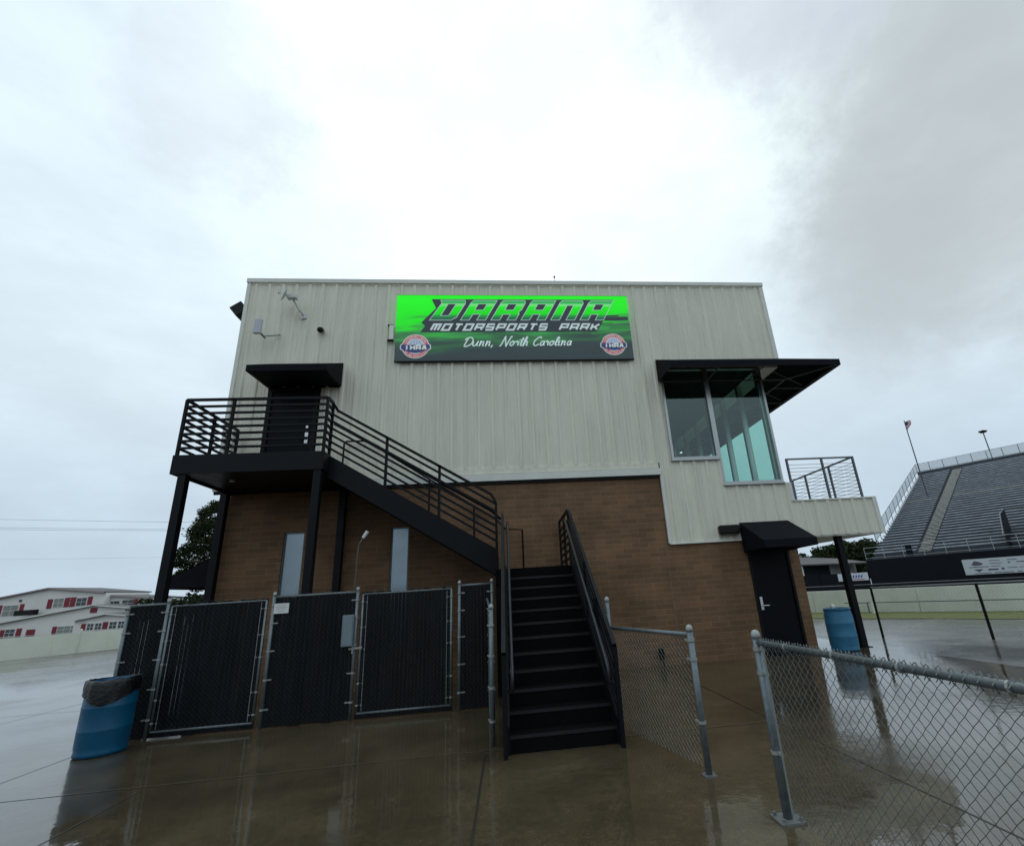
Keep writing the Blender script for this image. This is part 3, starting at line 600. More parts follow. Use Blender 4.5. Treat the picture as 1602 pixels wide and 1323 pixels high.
# block stroke lettering
def ribbon(mb, pts, w, y, th=.004):
    """flat stroke with mitred joints, pts 2-D (x,z)"""
    n = len(pts); Lp = []; Rp = []
    for i in range(n):
        p = Vector(pts[i]); a = (p - Vector(pts[i - 1])).normalized() if i else None; c = (Vector(pts[i + 1]) - p).normalized() if i < n - 1 else None
        if a is None: a = c
        if c is None: c = a
        n1 = Vector((-a.y, a.x)); n2 = Vector((-c.y, c.x)); b_ = (n1 + n2); b_ = b_.normalized() if b_.length > 1e-5 else n1
        k = 1 / max(.55, b_.dot(n1)); Lp.append(p + b_ * w / 2 * k); Rp.append(p - b_ * w / 2 * k)
    for i in range(n - 1):
        q = [Rp[i], Rp[i + 1], Lp[i + 1], Lp[i]]
        mb.prism([(v.x, y, v.y) for v in q], (0, th, 0))
BL = {'M': [[(0, 0), (0, 1), (1, 1), (1, 0)], [(.5, 1), (.5, .0)]], 'O': [[(0, .5), (0, 0), (1, 0), (1, 1), (0, 1), (0, .5)]], 'T': [[(0, 1), (1, 1)], [(.5, 1), (.5, 0)]],
      'R': [[(0, 0), (0, 1), (1, 1), (1, .45), (0, .45)], [(.8, .45), (1, 0)]], 'S': [[(1, 1), (0, 1), (0, .5), (1, .5), (1, 0), (0, 0)]],
      'P': [[(0, 0), (0, 1), (1, 1), (1, .42), (0, .42)]], 'A': [[(0, 0), (0, 1), (1, 1), (1, 0)], [(0, .4), (1, .4)]], 'K': [[(0, 0), (0, 1)], [(0, .45), (.5, .5), (1, 1)], [(.5, .5), (1, 0)]],
      'I': [[(.5, 0), (.5, 1)]], 'H': [[(0, 0), (0, 1)], [(1, 0), (1, 1)], [(0, .5), (1, .5)]], 'E': [[(1, 1), (0, 1), (0, 0), (1, 0)], [(0, .5), (.8, .5)]],
      'N': [[(0, 0), (0, 1), (1, 0), (1, 1)]], 'L': [[(0, 1), (0, 0), (1, 0)]], 'C': [[(1, 1), (0, 1), (0, 0), (1, 0)]], 'D': [[(0, 0), (0, 1), (.7, 1), (1, .7), (1, .3), (.7, 0), (0, 0)]]}
txt = 'MOTORSPORTS PARK'; bx = SX0 + .86; bz = SZ0 + .855; bw = .17; bh = .165
for k, ch in enumerate(txt):
    if ch == ' ': continue
    m = MB(); ox = bx + k * .273
    for st in BL[ch]: ribbon(m, [(ox + p[0] * bw + p[1] * bh * .5, bz + p[1] * bh) for p in st], .052, SYF - .014)
    m.build('letter', M_SWHITE, SG)
# script line
SC = {'D': ([(.25, .85), (.15, .0), (.5, -.02), (.85, .25), (.85, .7), (.5, .98), (.1, .85), (.0, .65)], .95), 'u': ([(.0, .5), (.05, .1), (.25, 0), (.45, .2), (.5, .5), (.48, .1), (.62, .05)], .60),
      'n': ([(.0, .45), (.08, .5), (.08, .0), (.12, .3), (.3, .5), (.42, .4), (.42, .05), (.56, .05)], .56), ',': ([(.12, .08), (.1, -.08), (.03, -.2)], .55),
      'N': ([(-.1, -.05), (.05, .1), (.2, 1.0), (.25, .9), (.62, .0), (.68, .1), (.85, 1.02), (1.0, .98)], .95), 'o': ([(.25, .5), (.05, .35), (.05, .1), (.22, 0), (.42, .15), (.42, .38), (.25, .5), (.36, .42), (.55, .45)], .50),
      'r': ([(.0, .4), (.1, .52), (.12, .42), (.3, .42), (.28, .1), (.4, .02)], .42), 't': ([(.1, .3), (.2, .9), (.12, .15), (.22, .0), (.35, .08)], .36), 'h': ([(.0, .1), (.22, .8), (.2, 1.0), (.1, .9), (.08, .0), (.12, .3), (.3, .5), (.42, .38), (.4, .05), (.55, .05)], .60),
      'C': ([(.75, .8), (.7, .98), (.45, .95), (.15, .6), (.1, .2), (.35, -.02), (.75, .15)], .80), 'a': ([(.42, .45), (.22, .5), (.04, .3), (.08, .05), (.25, .02), (.42, .3), (.42, .45), (.42, .08), (.56, .04)], .56),
      'l': ([(.0, .1), (.25, .75), (.2, 1.0), (.08, .8), (.08, .1), (.2, .0), (.3, .08)], .30), 'i': ([(.0, .3), (.08, .5), (.08, .08), (.18, .02), (.28, .06)], .30)}
def smooth(pts, n=5):
    P = [Vector(p) for p in pts]; P = [P[0] * 2 - P[1]] + P + [P[-1] * 2 - P[-2]]; out = []
    for i in range(1, len(P) - 2):
        for j in range(n):
            t = j / n; a, b_, c, d_ = P[i - 1], P[i], P[i + 1], P[i + 2]
            out.append(.5 * ((2 * b_) + (c - a) * t + (2 * a - 5 * b_ + 4 * c - d_) * t * t + (3 * b_ - a - 3 * c + d_) * t ** 3))
    out.append(P[-2]); return [tuple(p) for p in out]
cx = SX0 + 1.66; cz = SZ0 + .40; H_ = .245; Wd = .225
for ch in 'Dunn, North Carolina':
    if ch == ' ': cx += .10; continue
    st, adv_ = SC[ch]; m = MB()
    pts = smooth([(cx + p[0] * Wd + p[1] * H_ * .38, cz + p[1] * H_) for p in st])
    ribbon(m, pts, .034, SYF - .012)
    if ch == 't': ribbon(m, [(cx + .02, cz + .16), (cx + .16, cz + .175)], .026, SYF - .0125)
    if ch == 'i': ribbon(m, [(cx + .06, cz + .19), (cx + .085, cz + .20)], .03, SYF - .0125)
    m.build('letter', M_SWHITE, SG); cx += adv_ * Wd + (.030 if ch in 'uno' else .010)
# round emblems
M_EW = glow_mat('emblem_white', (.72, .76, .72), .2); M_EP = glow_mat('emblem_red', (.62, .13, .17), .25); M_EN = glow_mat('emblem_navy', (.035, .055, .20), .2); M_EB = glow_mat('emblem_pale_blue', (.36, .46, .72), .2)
def disc(mb, cx, cz, r_, y, th=.003, a0=0, a1=2 * PI, n=40, sx=1):
    flat(mb, [(cx + sx * r_ * math.cos(a0 + (a1 - a0) * k / n), cz + r_ * math.sin(a0 + (a1 - a0) * k / n)) for k in range(n if a1 - a0 > 6.2 else n + 1)], y, th)
def emblem(cx, cz, r_):
    m = MB(); disc(m, cx, cz, r_, SYF - .006)
    flat(m, [(cx - r_ * 1.12, cz + r_ * .10), (cx - r_ * .98, cz + r_ * .22), (cx + r_ * .98, cz + r_ * .22), (cx + r_ * 1.12, cz + r_ * .10), (cx + r_ * 1.12, cz - r_ * .24), (cx + r_ * .86, cz - r_ * .42), (cx - r_ * .86, cz - r_ * .42), (cx - r_ * 1.12, cz - r_ * .24)], SYF - .0065)
    e = m.build('emblem', M_EW, SG)
    m = MB(); disc(m, cx, cz, r_ * .93, SYF - .0095); m.build('ring', M_EP, e)
    m = MB(); disc(m, cx, cz, r_ * .66, SYF - .0125); m.build('globe_rim', M_EW, e)
    m = MB(); disc(m, cx, cz, r_ * .60, SYF - .0155); m.build('globe', M_EB, e)
    m = MB()
    for k in (-2, -1, 0, 1, 2):
        pts = [(cx + k * .2 * r_ * math.sin(PI * (.15 + .7 * t / 8)) * 1.2, cz - .1 * r_ + .62 * r_ * t / 8) for t in range(9)]; ribbon(m, pts, r_ * .035, SYF - .0175, .002)
    for k in (0, 1, 2): hw = r_ * math.sqrt(max(0, .34 - (.12 + .17 * k) ** 2)) ; ribbon(m, [(cx - hw, cz + r_ * (.12 + .17 * k)), (cx + hw, cz + r_ * (.12 + .17 * k))], r_ * .03, SYF - .0178, .002)
    m.build('globe_line', M_EW, e)
    m = MB(); flat(m, [(cx - r_ * 1.04, cz + r_ * .06), (cx - r_ * .94, cz + r_ * .15), (cx - r_ * .66, cz + r_ * .10), (cx + r_ * .66, cz + r_ * .10), (cx + r_ * .94, cz + r_ * .15), (cx + r_ * 1.04, cz + r_ * .06), (cx + r_ * 1.04, cz - r_ * .20), (cx + r_ * .82, cz - r_ * .34), (cx + r_ * .4, cz - r_ * .5), (cx, cz - r_ * .56), (cx - r_ * .4, cz - r_ * .5), (cx - r_ * .82, cz - r_ * .34), (cx - r_ * 1.04, cz - r_ * .20)], SYF - .0205); m.build('band', M_EN, e)
    for k, ch in enumerate('IHRA'):
        m = MB(); ox = cx + r_ * (-.76 + k * .42); w_ = r_ * .27; h_ = r_ * .34
        for st in BL[ch]:
            q = st
            if ch == 'A': q = [(p[0] if p[1] < .9 else .5, p[1]) for p in st]
            ribbon(m, [(ox + p[0] * w_, cz - r_ * .30 + p[1] * h_) for p in q], r_ * .12, SYF - .0235)
        m.build('letter', M_EW, e)
    m = MB(); word = 'INTERNATIONAL'
    for k, ch in enumerate(word):
        th = math.radians(158 - k * 136 / (len(word) - 1)); rr = r_ * .73
        o0 = Vector((cx + rr * math.cos(th), cz + rr * math.sin(th))); ux = Vector((math.sin(th), -math.cos(th))); uz = Vector((math.cos(th), math.sin(th)))
        for st in BL[ch]: ribbon(m, [tuple(o0 + ux * (p[0] - .5) * r_ * .09 + uz * p[1] * r_ * .12) for p in st], r_ * .03, SYF - .0128)
    word = 'HOT ROD ASSN'.replace('ASSN', '')
    for k, ch in enumerate('HOT ROD ASSOCIATION'):
        if ch == ' ': continue
        th = math.radians(212 + k * 116 / 18); rr = r_ * .87
        o0 = Vector((cx + rr * math.cos(th), cz + rr * math.sin(th))); ux = Vector((-math.sin(th), math.cos(th))); uz = Vector((-math.cos(th), -math.sin(th)))
        for st in BL[ch]: ribbon(m, [tuple(o0 + ux * (p[0] - .5) * r_ * .055 + uz * p[1] * r_ * .09) for p in st], r_ * .02, SYF - .0128)
    m.build('arc_lettering', M_EW, e)
emblem(SX0 + .50, SZ0 + .40, .335); emblem(SX1 - .50, SZ0 + .42, .315)
# ------------------------------------------------------------------ exterior stairs
ST = thing('exterior_staircase', (4.5, -1.2, 0), 'black steel staircase with railings climbing from the ground to the upper door platform', 'staircase')
PX0, PX1, PY, DZ = .30, 2.87, -1.90, 4.40
FY = -1.60                       # front plane of the upper flight
LX0, LX1, LYE, LZ = 6.05, 7.52, -1.75, 2.10
m = MB(); m.box(PX0, PX1, PY, -.06, DZ - .05, DZ); m.build('platform_deck', M_TREAD, ST)
m = MB(); m.box(PX0, PX1, PY - .03, PY, 4.08, DZ + .035); m.box(PX0 - .03, PX0, PY - .03, -.06, 4.08, DZ + .035); m.box(PX1, PX1 + .03, PY - .03, FY - .02, 4.08, DZ + .035)
m.box(PX0 + .005, PX1 - .005, PY + .005, -.07, 4.12, 4.14); m.box(PX0, PX1, -.12, -.06, 4.08, 4.12)
m.build('platform_beam', M_BLACK, ST, bevel=.004)
for (x, y) in ((.47, -1.84), (2.80, -1.84), (.27, -.14), (2.72, -.14)):
    m = MB(); m.box(x - .068, x + .068, y - .068, y + .068, .012, 4.08); m.box(x - .13, x + .13, y - .13, y + .13, .004, .014); m.build('support_post', M_BLACK, ST, bevel=.006)
m = MB(); m.lathe((.92, -1.14, 4.09), [(.035, 0), (.05, .03)], 14); m.build('deck_light', M_WHITE, ST)
# upper flight
NR = 13; RZ = (DZ - LZ) / NR; TX = (LX0 - PX1) / (NR - 1)
for k in range(1, NR):
    z = DZ - k * RZ; x0 = PX1 + (k - 1) * TX
    m = MB(); m.box(x0, x0 + TX + .02, FY + .04, -.12, z - .03, z); m.box(x0 + .002, x0 + .012, FY + .04, -.12, z + .0005, z + RZ - .031); m.build('tread', M_TREAD, ST)
sl = -(DZ - LZ - RZ) / (LX0 - PX1)
def zt(x): return 3.78 - .613 * (x - 3.958)
for y in (FY - .01, -.12):
    m = MB(); m.prism([(PX1 - .02, y, 4.43), (PX1 + .02, y, 4.43), (LX0 + .03, y, zt(LX0 + .03)), (LX0 + .03, y, 2.00), (PX1 - .02, y, 4.02)], (0, .05, 0)); m.build('stringer', M_BLACK, ST)
# landing
m = MB(); m.box(LX0, LX1, LYE, -.03, LZ - .04, LZ); m.box(LX0, LX1, LYE + .002, LYE + .04, LZ - .30, LZ - .042); m.box(LX1 - .04, LX1, LYE + .05, -.03, LZ - .3, LZ - .042); m.box(LX0, LX0 + .05, LYE + .05, -.03, LZ - .3, LZ - .042); m.build('landing', M_TREAD, ST)
for (x, y) in ((6.10, -1.68), (7.46, -1.68), (6.10, -.12), (7.46, -.12)):
    m = MB(); m.box(x - .05, x + .05, y - .05, y + .05, .0, LZ - .3); m.build('landing_post', M_BLACK, ST)
# lower flight
NL = 12; RL = LZ / NL; TL = .282
for k in range(1, NL):
    z = LZ - k * RL; y1 = LYE - (k - 1) * TL
    m = MB(); m.box(6.24, 7.44, y1 - TL - .02, y1, z - .028, z); m.box(6.24, 7.44, y1 - .012, y1 - .002, z + .0005, z + RL - .029)
    tr = m.build('tread', M_TREAD, ST); m = MB(); m.box(6.24, 7.44, y1 - TL - .024, y1 - TL - .018, z - .03, z + .004); m.build('nosing', M_NOSE, tr)
yb = LYE - (NL - 1) * TL
m = MB(); m.box(6.24, 7.44, yb - .012, yb, 0, RL - .029); m.build('riser', M_TREAD, ST)
for x in (6.20, 7.44):
    m = MB(); m.prism([(x, LYE, LZ + .06), (x, LYE, LZ - .32), (x, yb + .15, .0), (x, yb - .06, .0), (x, yb - .06, RL + .10)], (.05, 0, 0)); m.build('stringer', M_BLACK, ST)
m = MB(); m.bar((6.24, yb - .02, RL - .012), (7.44, yb - .02, RL - .012), .012); m.build('nosing', M_NOSE, ST)
def rail(posts, top, bars, pw=.048, bw=.040, w=.048):
    """posts [(bottom, top)], top polyline, bars list of polylines"""
    m = MB()
    for a, b_ in posts: m.bar(a, b_, pw)
    for a, b_ in zip(top, top[1:]): m.bar(a, b_, w, w)
    ro = m.build('railing', M_BLACK, ST)
    for pl in bars:
        m = MB()
        for a, b_ in zip(pl, pl[1:]): m.bar(a, b_, bw, bw)
        m.build('rail_bar', M_BLACK, ro)
    return ro
RT = 5.53; hs = [DZ + .035 + (RT - DZ - .035) * k / 8 for k in range(1, 8)]
# platform railing: front, left side, short right return
rail([((PX0 + .02, PY + .0, DZ), (PX0 + .02, PY, RT)), ((1.16, PY, DZ), (1.16, PY, RT)), ((PX0 + .02, -1.0, DZ), (PX0 + .02, -1.0, RT)), ((PX1 - .0, PY, DZ), (PX1, PY, RT)), ((PX0 + .02, -.12, DZ), (PX0 + .02, -.12, RT)), ((PX1, FY, DZ), (PX1, FY, RT))],
     [(PX0 + .02, -.12, RT), (PX0 + .02, PY, RT), (PX1, PY, RT), (PX1, FY, RT)],
     [[(PX0 + .02, -.12, z), (PX0 + .02, PY, z), (PX1, PY, z), (PX1, FY, z)] for z in hs])

# upper flight front railing
zr = lambda x: zt(x) + 1.0
tops = [(PX1, FY, RT - .01), (PX1 + .1, FY, zr(PX1 + .1) - .02), (LX0 - .06, FY, zr(LX0 - .06)), (LX0 + .03, FY, zr(LX0) - .14)]
rail([((x, FY, zt(x) - .02), (x, FY, zr(x))) for x in (3.96, 4.99)] + [((LX0 + .03, FY, 0.02), (LX0 + .03, FY, zr(LX0) - .14))], tops,
     [[(PX1, FY, zt(PX1) + h), (LX0 + .02, FY, zt(LX0) + h)] for h in (.135, .275, .415, .555, .70, .85)])
m = MB(); m.tube([(PX1 + .02, FY + .09, zr(PX1) - .33)] + [(x, FY + .09, zt(x) + .69) for x in (3.1, 6.0)] + [(6.16, FY + .09, 3.05)], .024, 8); m.build('handrail', M_BLACK, ST, smooth=True)
# wall-side handrail
def zw_(x): return zt(x) + .62
zl_ = lambda x: 5.13 - .664 * (x - 3.22)
m = MB(); m.tube([(2.65, -.16, 4.42), (2.65, -.16, 5.14), (2.70, -.16, 5.19), (3.08, -.16, 5.19), (3.22, -.16, 5.13), (6.05, -.16, 3.25), (6.25, -.16, 3.03), (6.62, -.16, 3.0), (6.62, -.16, LZ)], .021, 8)
for x in (4.57, 5.56): m.tube([(x, -.16, zt(x) - .15), (x, -.16, zl_(x))], .02, 8)
m.build('handrail', M_BLACK, ST)
# lower flight railings
def lower_rail(x, back):
    zs = lambda y: LZ + (y - LYE) * (LZ - RL) / ((NL - 1) * TL)
    yf = yb - .16
    posts = [((x, LYE + .06, LZ - .3), (x, LYE + .06, LZ + 1.03)), ((x, -3.3, zs(-3.3) - .1), (x, -3.3, zs(-3.3) + .98)), ((x, yf, 0.0), (x, yf, RL + .83))]
    top = [(x, LYE + .06, LZ + 1.04), (x, LYE - .12, LZ + .97), (x, yf, RL + .84)]
    bars = [[(x, LYE, zs(LYE) + h), (x, yf, zs(yb) + h - .12)] for h in (.14, .28, .42, .56, .70, .84)]
    if back:
        posts.append(((x, -.06, LZ), (x, -.06, LZ + 1.04))); top = [(x, -.06, LZ + 1.04)] + top; bars = [[(x, -.06, zs(LYE) + h)] + b_ for h, b_ in zip((.14, .28, .42, .56, .70, .84), bars)]
        posts.append(((x, -.9, LZ), (x, -.9, LZ + 1.04)))
    ro = rail(posts, top, bars)
    sx = .09 if x < 7 else -.09
    m = MB(); m.tube([(x + sx, LYE + .02, LZ + .86), (x + sx, LYE - .15, LZ + .80), (x + sx, yf + .12, RL + .70), (x + sx, yf + .02, RL + .60), (x + sx, yf + .08, RL + .45), (x, yf + .10, RL + .45)], .022, 8); m.build('handrail', M_HRAIL, ST, smooth=True)
lower_rail(6.20, False); lower_rail(7.47, True)
# ------------------------------------------------------------------ chain link
def chain(mb, p0, p1, z0, z1, pitch=.072, r_=.0017, sides=3):
    p0 = Vector((*p0, 0)); p1 = Vector((*p1, 0)); d = p1 - p0; Ln = d.length; d.normalize(); nrm = Vector((-d.y, d.x, 0))
    n = max(2, int(round(Ln / (pitch / 2)))); px = Ln / n; rows = max(1, int(round((z1 - z0) / (pitch * .5)))); dz = (z1 - z0) / rows
    for k in range(n):
        for ph in (0,):
            pts = []
            for j in range(rows + 1):
                x = (k + (.0 if (j + k) % 2 == 0 else 1.0)) * px
                pts.append(p0 + d * x + Vector((0, 0, z0 + j * dz)) + nrm * (.003 if j % 2 else -.003))
            # consecutive zigzags meet at their corners and form diamonds
            mb.tube(pts, r_, sides, cap=False)
def cap(mb, x, y, z, r_): mb.lathe((x, y, z), [(r_ * 1.12, 0), (r_ * 1.14, .025), (r_ * 1.0, .042), (r_ * .65, .056), (.004, .062)], 14)
def post(parent, x, y, h, r_=.03, name='post', m_=None):
    m = MB(); m.tube([(x, y, 0), (x, y, h - .06)], r_, 12); po = m.build(name, m_ or M_GALV, parent, smooth=True)
    c = MB(); cap(c, x, y, h - .07, r_); c.build('cap', M_CAP, po, smooth=True); return po
def bands(parent, x, y, zs, dx, dy):
    rr_ = .033 if abs(y + 2.5) < .2 else .038
    for z in zs:
        m = MB(); m.tube([(x, y, z - .012), (x, y, z + .012)], rr_, 12); m.bar((x, y, z), (x + dx, y + dy, z), .014, .020); m.build('tension_band', M_CAP, parent)
FYN = -2.50
def slats(mb, x0, x1, y, z0, z1, pitch=.058, w=.048, dy=0.0):
    n = int((x1 - x0) / pitch); w = (x1 - x0) / n * .94
    for k in range(n):
        x = x0 + (k + .5) * (x1 - x0) / n; a = random.uniform(-.08, .08); h = random.uniform(-.012, .022)
        mb.add([(x - w / 2, y - .012 - a * .02, z0), (x + w / 2, y - .012 + a * .02, z0), (x + w / 2, y - .012 + a * .02, z1 + h), (x - w / 2, y - .012 - a * .02, z1 + h),
                (x - w / 2, y - .006 - a * .02, z0), (x + w / 2, y - .006 + a * .02, z0), (x + w / 2, y - .006 + a * .02, z1 + h), (x - w / 2, y - .006 - a * .02, z1 + h)],
               [(0, 1, 2, 3), (5, 4, 7, 6), (0, 3, 7, 4), (1, 5, 6, 2), (3, 2, 6, 7)])
def fence_panel(name, x0, x1, label, cat, group, posts, gate=False, ytop=1.84, toprail=True):
    t_ = thing(name, ((x0 + x1) / 2, FYN, 0), label, cat, group)
    zb_ = .10 if gate else .04
    if gate:
        m = MB()
        for x in (x0 + .03, x1 - .03): m.tube([(x, FYN, .08), (x, FYN, 1.80)], .021, 10)
        m.tube([(x0 + .03, FYN, .09), (x1 - .03, FYN, .09)], .021, 10); m.tube([(x0 + .03, FYN, 1.80), (x1 - .03, FYN, 1.80)], .018, 10); m.tube([(x0 + .03, FYN + .02, .98), (x1 - .03, FYN + .02, .98)], .018, 10)
        m.build('gate_frame', M_GALV, t_, smooth=True)
        for x in (x0 + .03, x1 - .03):
            for z in (.2, .5, .98, 1.3, 1.68):
                m = MB(); m.tube([(x, FYN, z - .011), (x, FYN, z + .011)], .026, 10); m.bar((x, FYN, z), (x + (.075 if x < (x0 + x1) / 2 else -.075), FYN - .01, z), .011, .018); m.build('tension_band', M_CAP, t_)
        for x in (x0 + .1, x1 - .1): m = MB(); m.bar((x, FYN - .01, .12), (x, FYN - .01, 1.78), .006, .014); m.build('tension_bar', M_CAP, t_)
    else:
        m = MB(); m.tube([(x0, FYN, ytop), (x1, FYN, ytop)], .02, 10); m.build('top_rail', M_GALV, t_, smooth=True)
        m = MB(); m.tube([(x0, FYN + .02, .98), (x1, FYN + .02, .98)], .018, 10); m.build('middle_rail', M_GALV, t_)
    m = MB(); slats(m, x0 + .004, x1 - .004, FYN + (.0 if gate else .012), .018, 1.82); m.build('privacy_slats', M_SLAT, t_)
    m = MB(); chain(m, (x0 + .03, FYN - .016), (x1 - .03, FYN - .016), zb_, 1.87, .07, .0019); m.build('mesh_wire', M_BWIRE, t_)
    for x, h in posts:
        po = post(t_, x, FYN, h, .026)
        inner = 1 if x < (x0 + x1) / 2 else -1
        if not gate: bands(po, x, FYN, (.25, .65, 1.05, 1.45, 1.72), .09 * inner, 0)
    return t_
GF = 'dark slatted chain link enclosure fence'
fence_panel('slatted_fence', .47, 1.03, 'narrow dark slatted fence panel behind the blue barrel with the black bag', 'fence', GF, [(.47, 1.86), (1.03, 1.93)])
fence_panel('chain_link_gate', 1.06, 2.50, 'wide dark slatted gate leaf right of the bagged barrel, left of the white notice', 'gate', 'slatted gates', [], True)
fp_ = fence_panel('slatted_fence', 2.60, 3.84, 'dark slatted fence panel carrying the small white notice', 'fence', GF, [(2.58, 1.93), (3.85, 1.93)])
fence_panel('chain_link_gate', 3.91, 5.37, 'dark slatted gate leaf under the staircase, between the lamp pole and the stairs', 'gate', 'slatted gates', [], True)
fence_panel('slatted_fence', 5.46, 6.00, 'narrow dark slatted fence panel closest to the foot of the staircase', 'fence', GF, [(5.47, 1.93), (6.00, 1.93)])
# gate hardware
t_ = thing('gate_latch', (3.87, FYN - .03, 1.0), 'metal fork latch joining the gate to its post below the grey box', 'latch')
m = MB(); m.bar((3.78, FYN - .05, 1.0), (3.98, FYN - .05, 1.01), .02, .03); m.bar((3.84, FYN - .06, .93), (3.84, FYN - .06, 1.05), .02); m.build('fork', M_CAP, t_)
# side panel and short posts by the stair foot
t_ = thing('slatted_fence', (5.97, -3.6, 0), 'short slatted fence return running forward to the left foot of the stairs', 'fence', GF)
pl_ = post(t_, 6.05, -4.48, 1.56, .028); bands(pl_, 6.05, -4.48, (.25, .6, .95, 1.3), -.05, .09)
m = MB(); chain(m, (5.93, -2.6), (6.03, -4.42), .06, 1.46, .07, .0018); m.build('mesh_wire', M_GALV2, t_)
m = MB(); m.tube([(5.92, -2.56, 1.6), (6.05, -4.45, 1.46)], .018, 8); m.build('top_rail', M_GALV, t_)
# notice on the fence
t_ = thing('notice_board', (2.71, FYN - .03, 1.66), 'small white printed notice fixed to the slatted fence', 'notice')
m = MB(); m.box(2.60, 2.82, FYN - .032, FYN - .026, 1.59, 1.74); m.build('board', M_WHITE, t_)
m = MB()
for z, w_ in ((1.705, .13), (1.68, .17), (1.655, .15), (1.62, .10)): m.box(2.71 - w_ / 2, 2.71 + w_ / 2, FYN - .0335, FYN - .0322, z, z + .008)
m.build('print', mat('grey_print', (.40, .42, .42), .6), t_)
# grey box with lamp pole behind fence
t_ = thing('control_box', (3.76, -2.44, 1.0), 'grey metal control box fixed to the fence post beneath a thin lamp', 'control box')
m = MB(); m.box(3.68, 3.85, -2.63, -2.54, 1.04, 1.50); m.build('housing', M_GREYBOX, t_, bevel=.008); m = MB(); m.box(3.695, 3.835, -2.638, -2.6305, 1.06, 1.48); m.build('cover', M_GREYBOX, t_)
t_ = thing('swan_neck_lamp', (3.76, -2.35, 1.2), 'thin bent lamp pole with a small white head in front of the brick wall', 'lamp')
m = MB(); m.tube([(3.755, -2.38, 1.0), (3.755, -2.36, 1.9), (3.76, -2.35, 2.45), (3.775, -2.35, 2.62), (3.83, -2.35, 2.72)], .013, 8); m.build('pole', mat('dull_pole', (.09, .085, .07), .5, metal=.3), t_, smooth=True)
m = MB(); m.tube([(3.83, -2.35, 2.72), (3.90, -2.35, 2.83)], [.025, .03], 10); m.build('lamp_head', M_WHITE, t_)
# low fences on the right
t_ = thing('low_fence', (7.7, -5.2, 0), 'low chain link fence section running forward from the right stair foot', 'fence', 'low chain link fences')
A = (7.56, -4.35); B = (8.02, -6.02)
p_ = post(t_, *A, 1.55, .028); p2 = post(t_, *B, 1.27, .031); bands(p2, *B, (.42, .95, 1.12), -.03, .08)
m = MB(); m.tube([(A[0], A[1], 1.16), (B[0], B[1], 1.17)], .021, 10); m.build('top_rail', M_GALV, t_, smooth=True)
m = MB(); chain(m, A, (B[0] - .02, B[1] + .07), .05, 1.19, .066, .0019, 4); m.build('mesh_wire', M_GALV2, t_)
m = MB(); m.box(B[0] - .055, B[0] + .055, B[1] - .055, B[1] + .055, 0, .010); m.build('base_plate', M_GALV2, t_)
m = MB(); m.box(7.40, 7.52, -4.15, -4.14, 1.15, 1.52); m.build('slat_patch', M_SLAT, t_)
t_ = thing('low_fence', (8.2, -9, 0), 'low chain link fence passing close to the camera at bottom right', 'fence', 'low chain link fences')
A = (8.215, -6.96); B = (8.40, -12.2)
p_ = post(t_, *A, 1.27, .032); bands(p_, *A, (.42, .95, 1.12), .01, -.08)
post(t_, 8.36, -10.9, 1.22, .032)
m = MB(); m.tube([(A[0], A[1], 1.17), (B[0], B[1], 1.17)], .022, 12); m.build('top_rail', M_GALV, t_, smooth=True)
m = MB(); chain(m, (A[0] + .003, A[1] - .07), B, .05, 1.205, .066, .0024, 4); mw = m.build('mesh_wire', M_GALV2, t_, smooth=True)
m = MB(); nn = int(5.2 / .033)
for k in range(nn):
    t = k / nn; x = A[0] + (B[0] - A[0]) * t; y = A[1] - .07 + (B[1] - A[1] + .07) * t
    m.tube([(x + .004, y, 1.13), (x - .026 if k % 2 else x + .03, y - .012, 1.170), (x, y - .02, 1.196), (x + .004, y - .008, 1.203 + .004 * ((k * 7) % 3))], .0024, 4)
m.build('mesh_knuckles', M_GALV2, t_)
m = MB(); m.bar((A[0] + .003, A[1] - .075, .06), (A[0] + .003, A[1] - .075, 1.17), .006, .018)
for y in (-7.35, -7.85, -8.35, -8.9, -9.4): m.tube([(8.215 + (y + 6.96) * -.0353, y, 1.17 - .002), (8.215 + (y + 6.96) * -.0353, y - .012, 1.17)], .028, 10)
m.build('tie_wire', M_CAP, t_)
m = MB(); m.box(A[0] - .09, A[0] + .09, A[1] - .09, A[1] + .09, 0, .014)
for dx in (-.065, .065):
    for dy in (-.065, .065): m.lathe((A[0] + dx, A[1] + dy, .014), [(.014, 0), (.014, .022)], 6)
m.build('base_plate', M_GALV2, t_)
# ------------------------------------------------------------------ barrels
def drum(name, x, y, mtl, label, open_top=True):
    t_ = thing(name, (x, y, 0), label, 'barrel', 'blue plastic barrels')
    R0 = .29; R0 = .29 if mtl is M_BLUE2 else .278
    prof = [(.0, .012), (R0 * .9, .0), (R0 * .98, .015), (R0 * .985, .05), (R0 * .965, .07), (R0, .12), (R0 * 1.01, .29), (R0 * 1.02, .30), (R0 * 1.02, .312), (R0 * 1.012, .32), (R0 * 1.015, .56), (R0 * 1.025, .57), (R0 * 1.025, .582), (R0 * 1.015, .59), (R0, .74), (R0 * .955, .80), (R0 * .95, .86), (R0 * .99, .865), (R0 * .99, .885), (R0 * .92, .888), (R0 * .91, .80), (R0 * .93, .1), (0, .05)]
    m = MB(); m.lathe((x, y, 0), prof, 48, cap=False); m.build('drum', mtl, t_, smooth=True); return t_
BX = .86
t_ = drum('barrel', BX, -3.05, M_BLUE, 'blue plastic barrel lined with a black bin bag by the left fence')
m = MB(); n = 64; o = 0; prof = [(.22, .70), (.252, .86), (.272, .905), (.288, .898), (.297, .86), (.300, .80), (.298, .75), (.302, .71)]
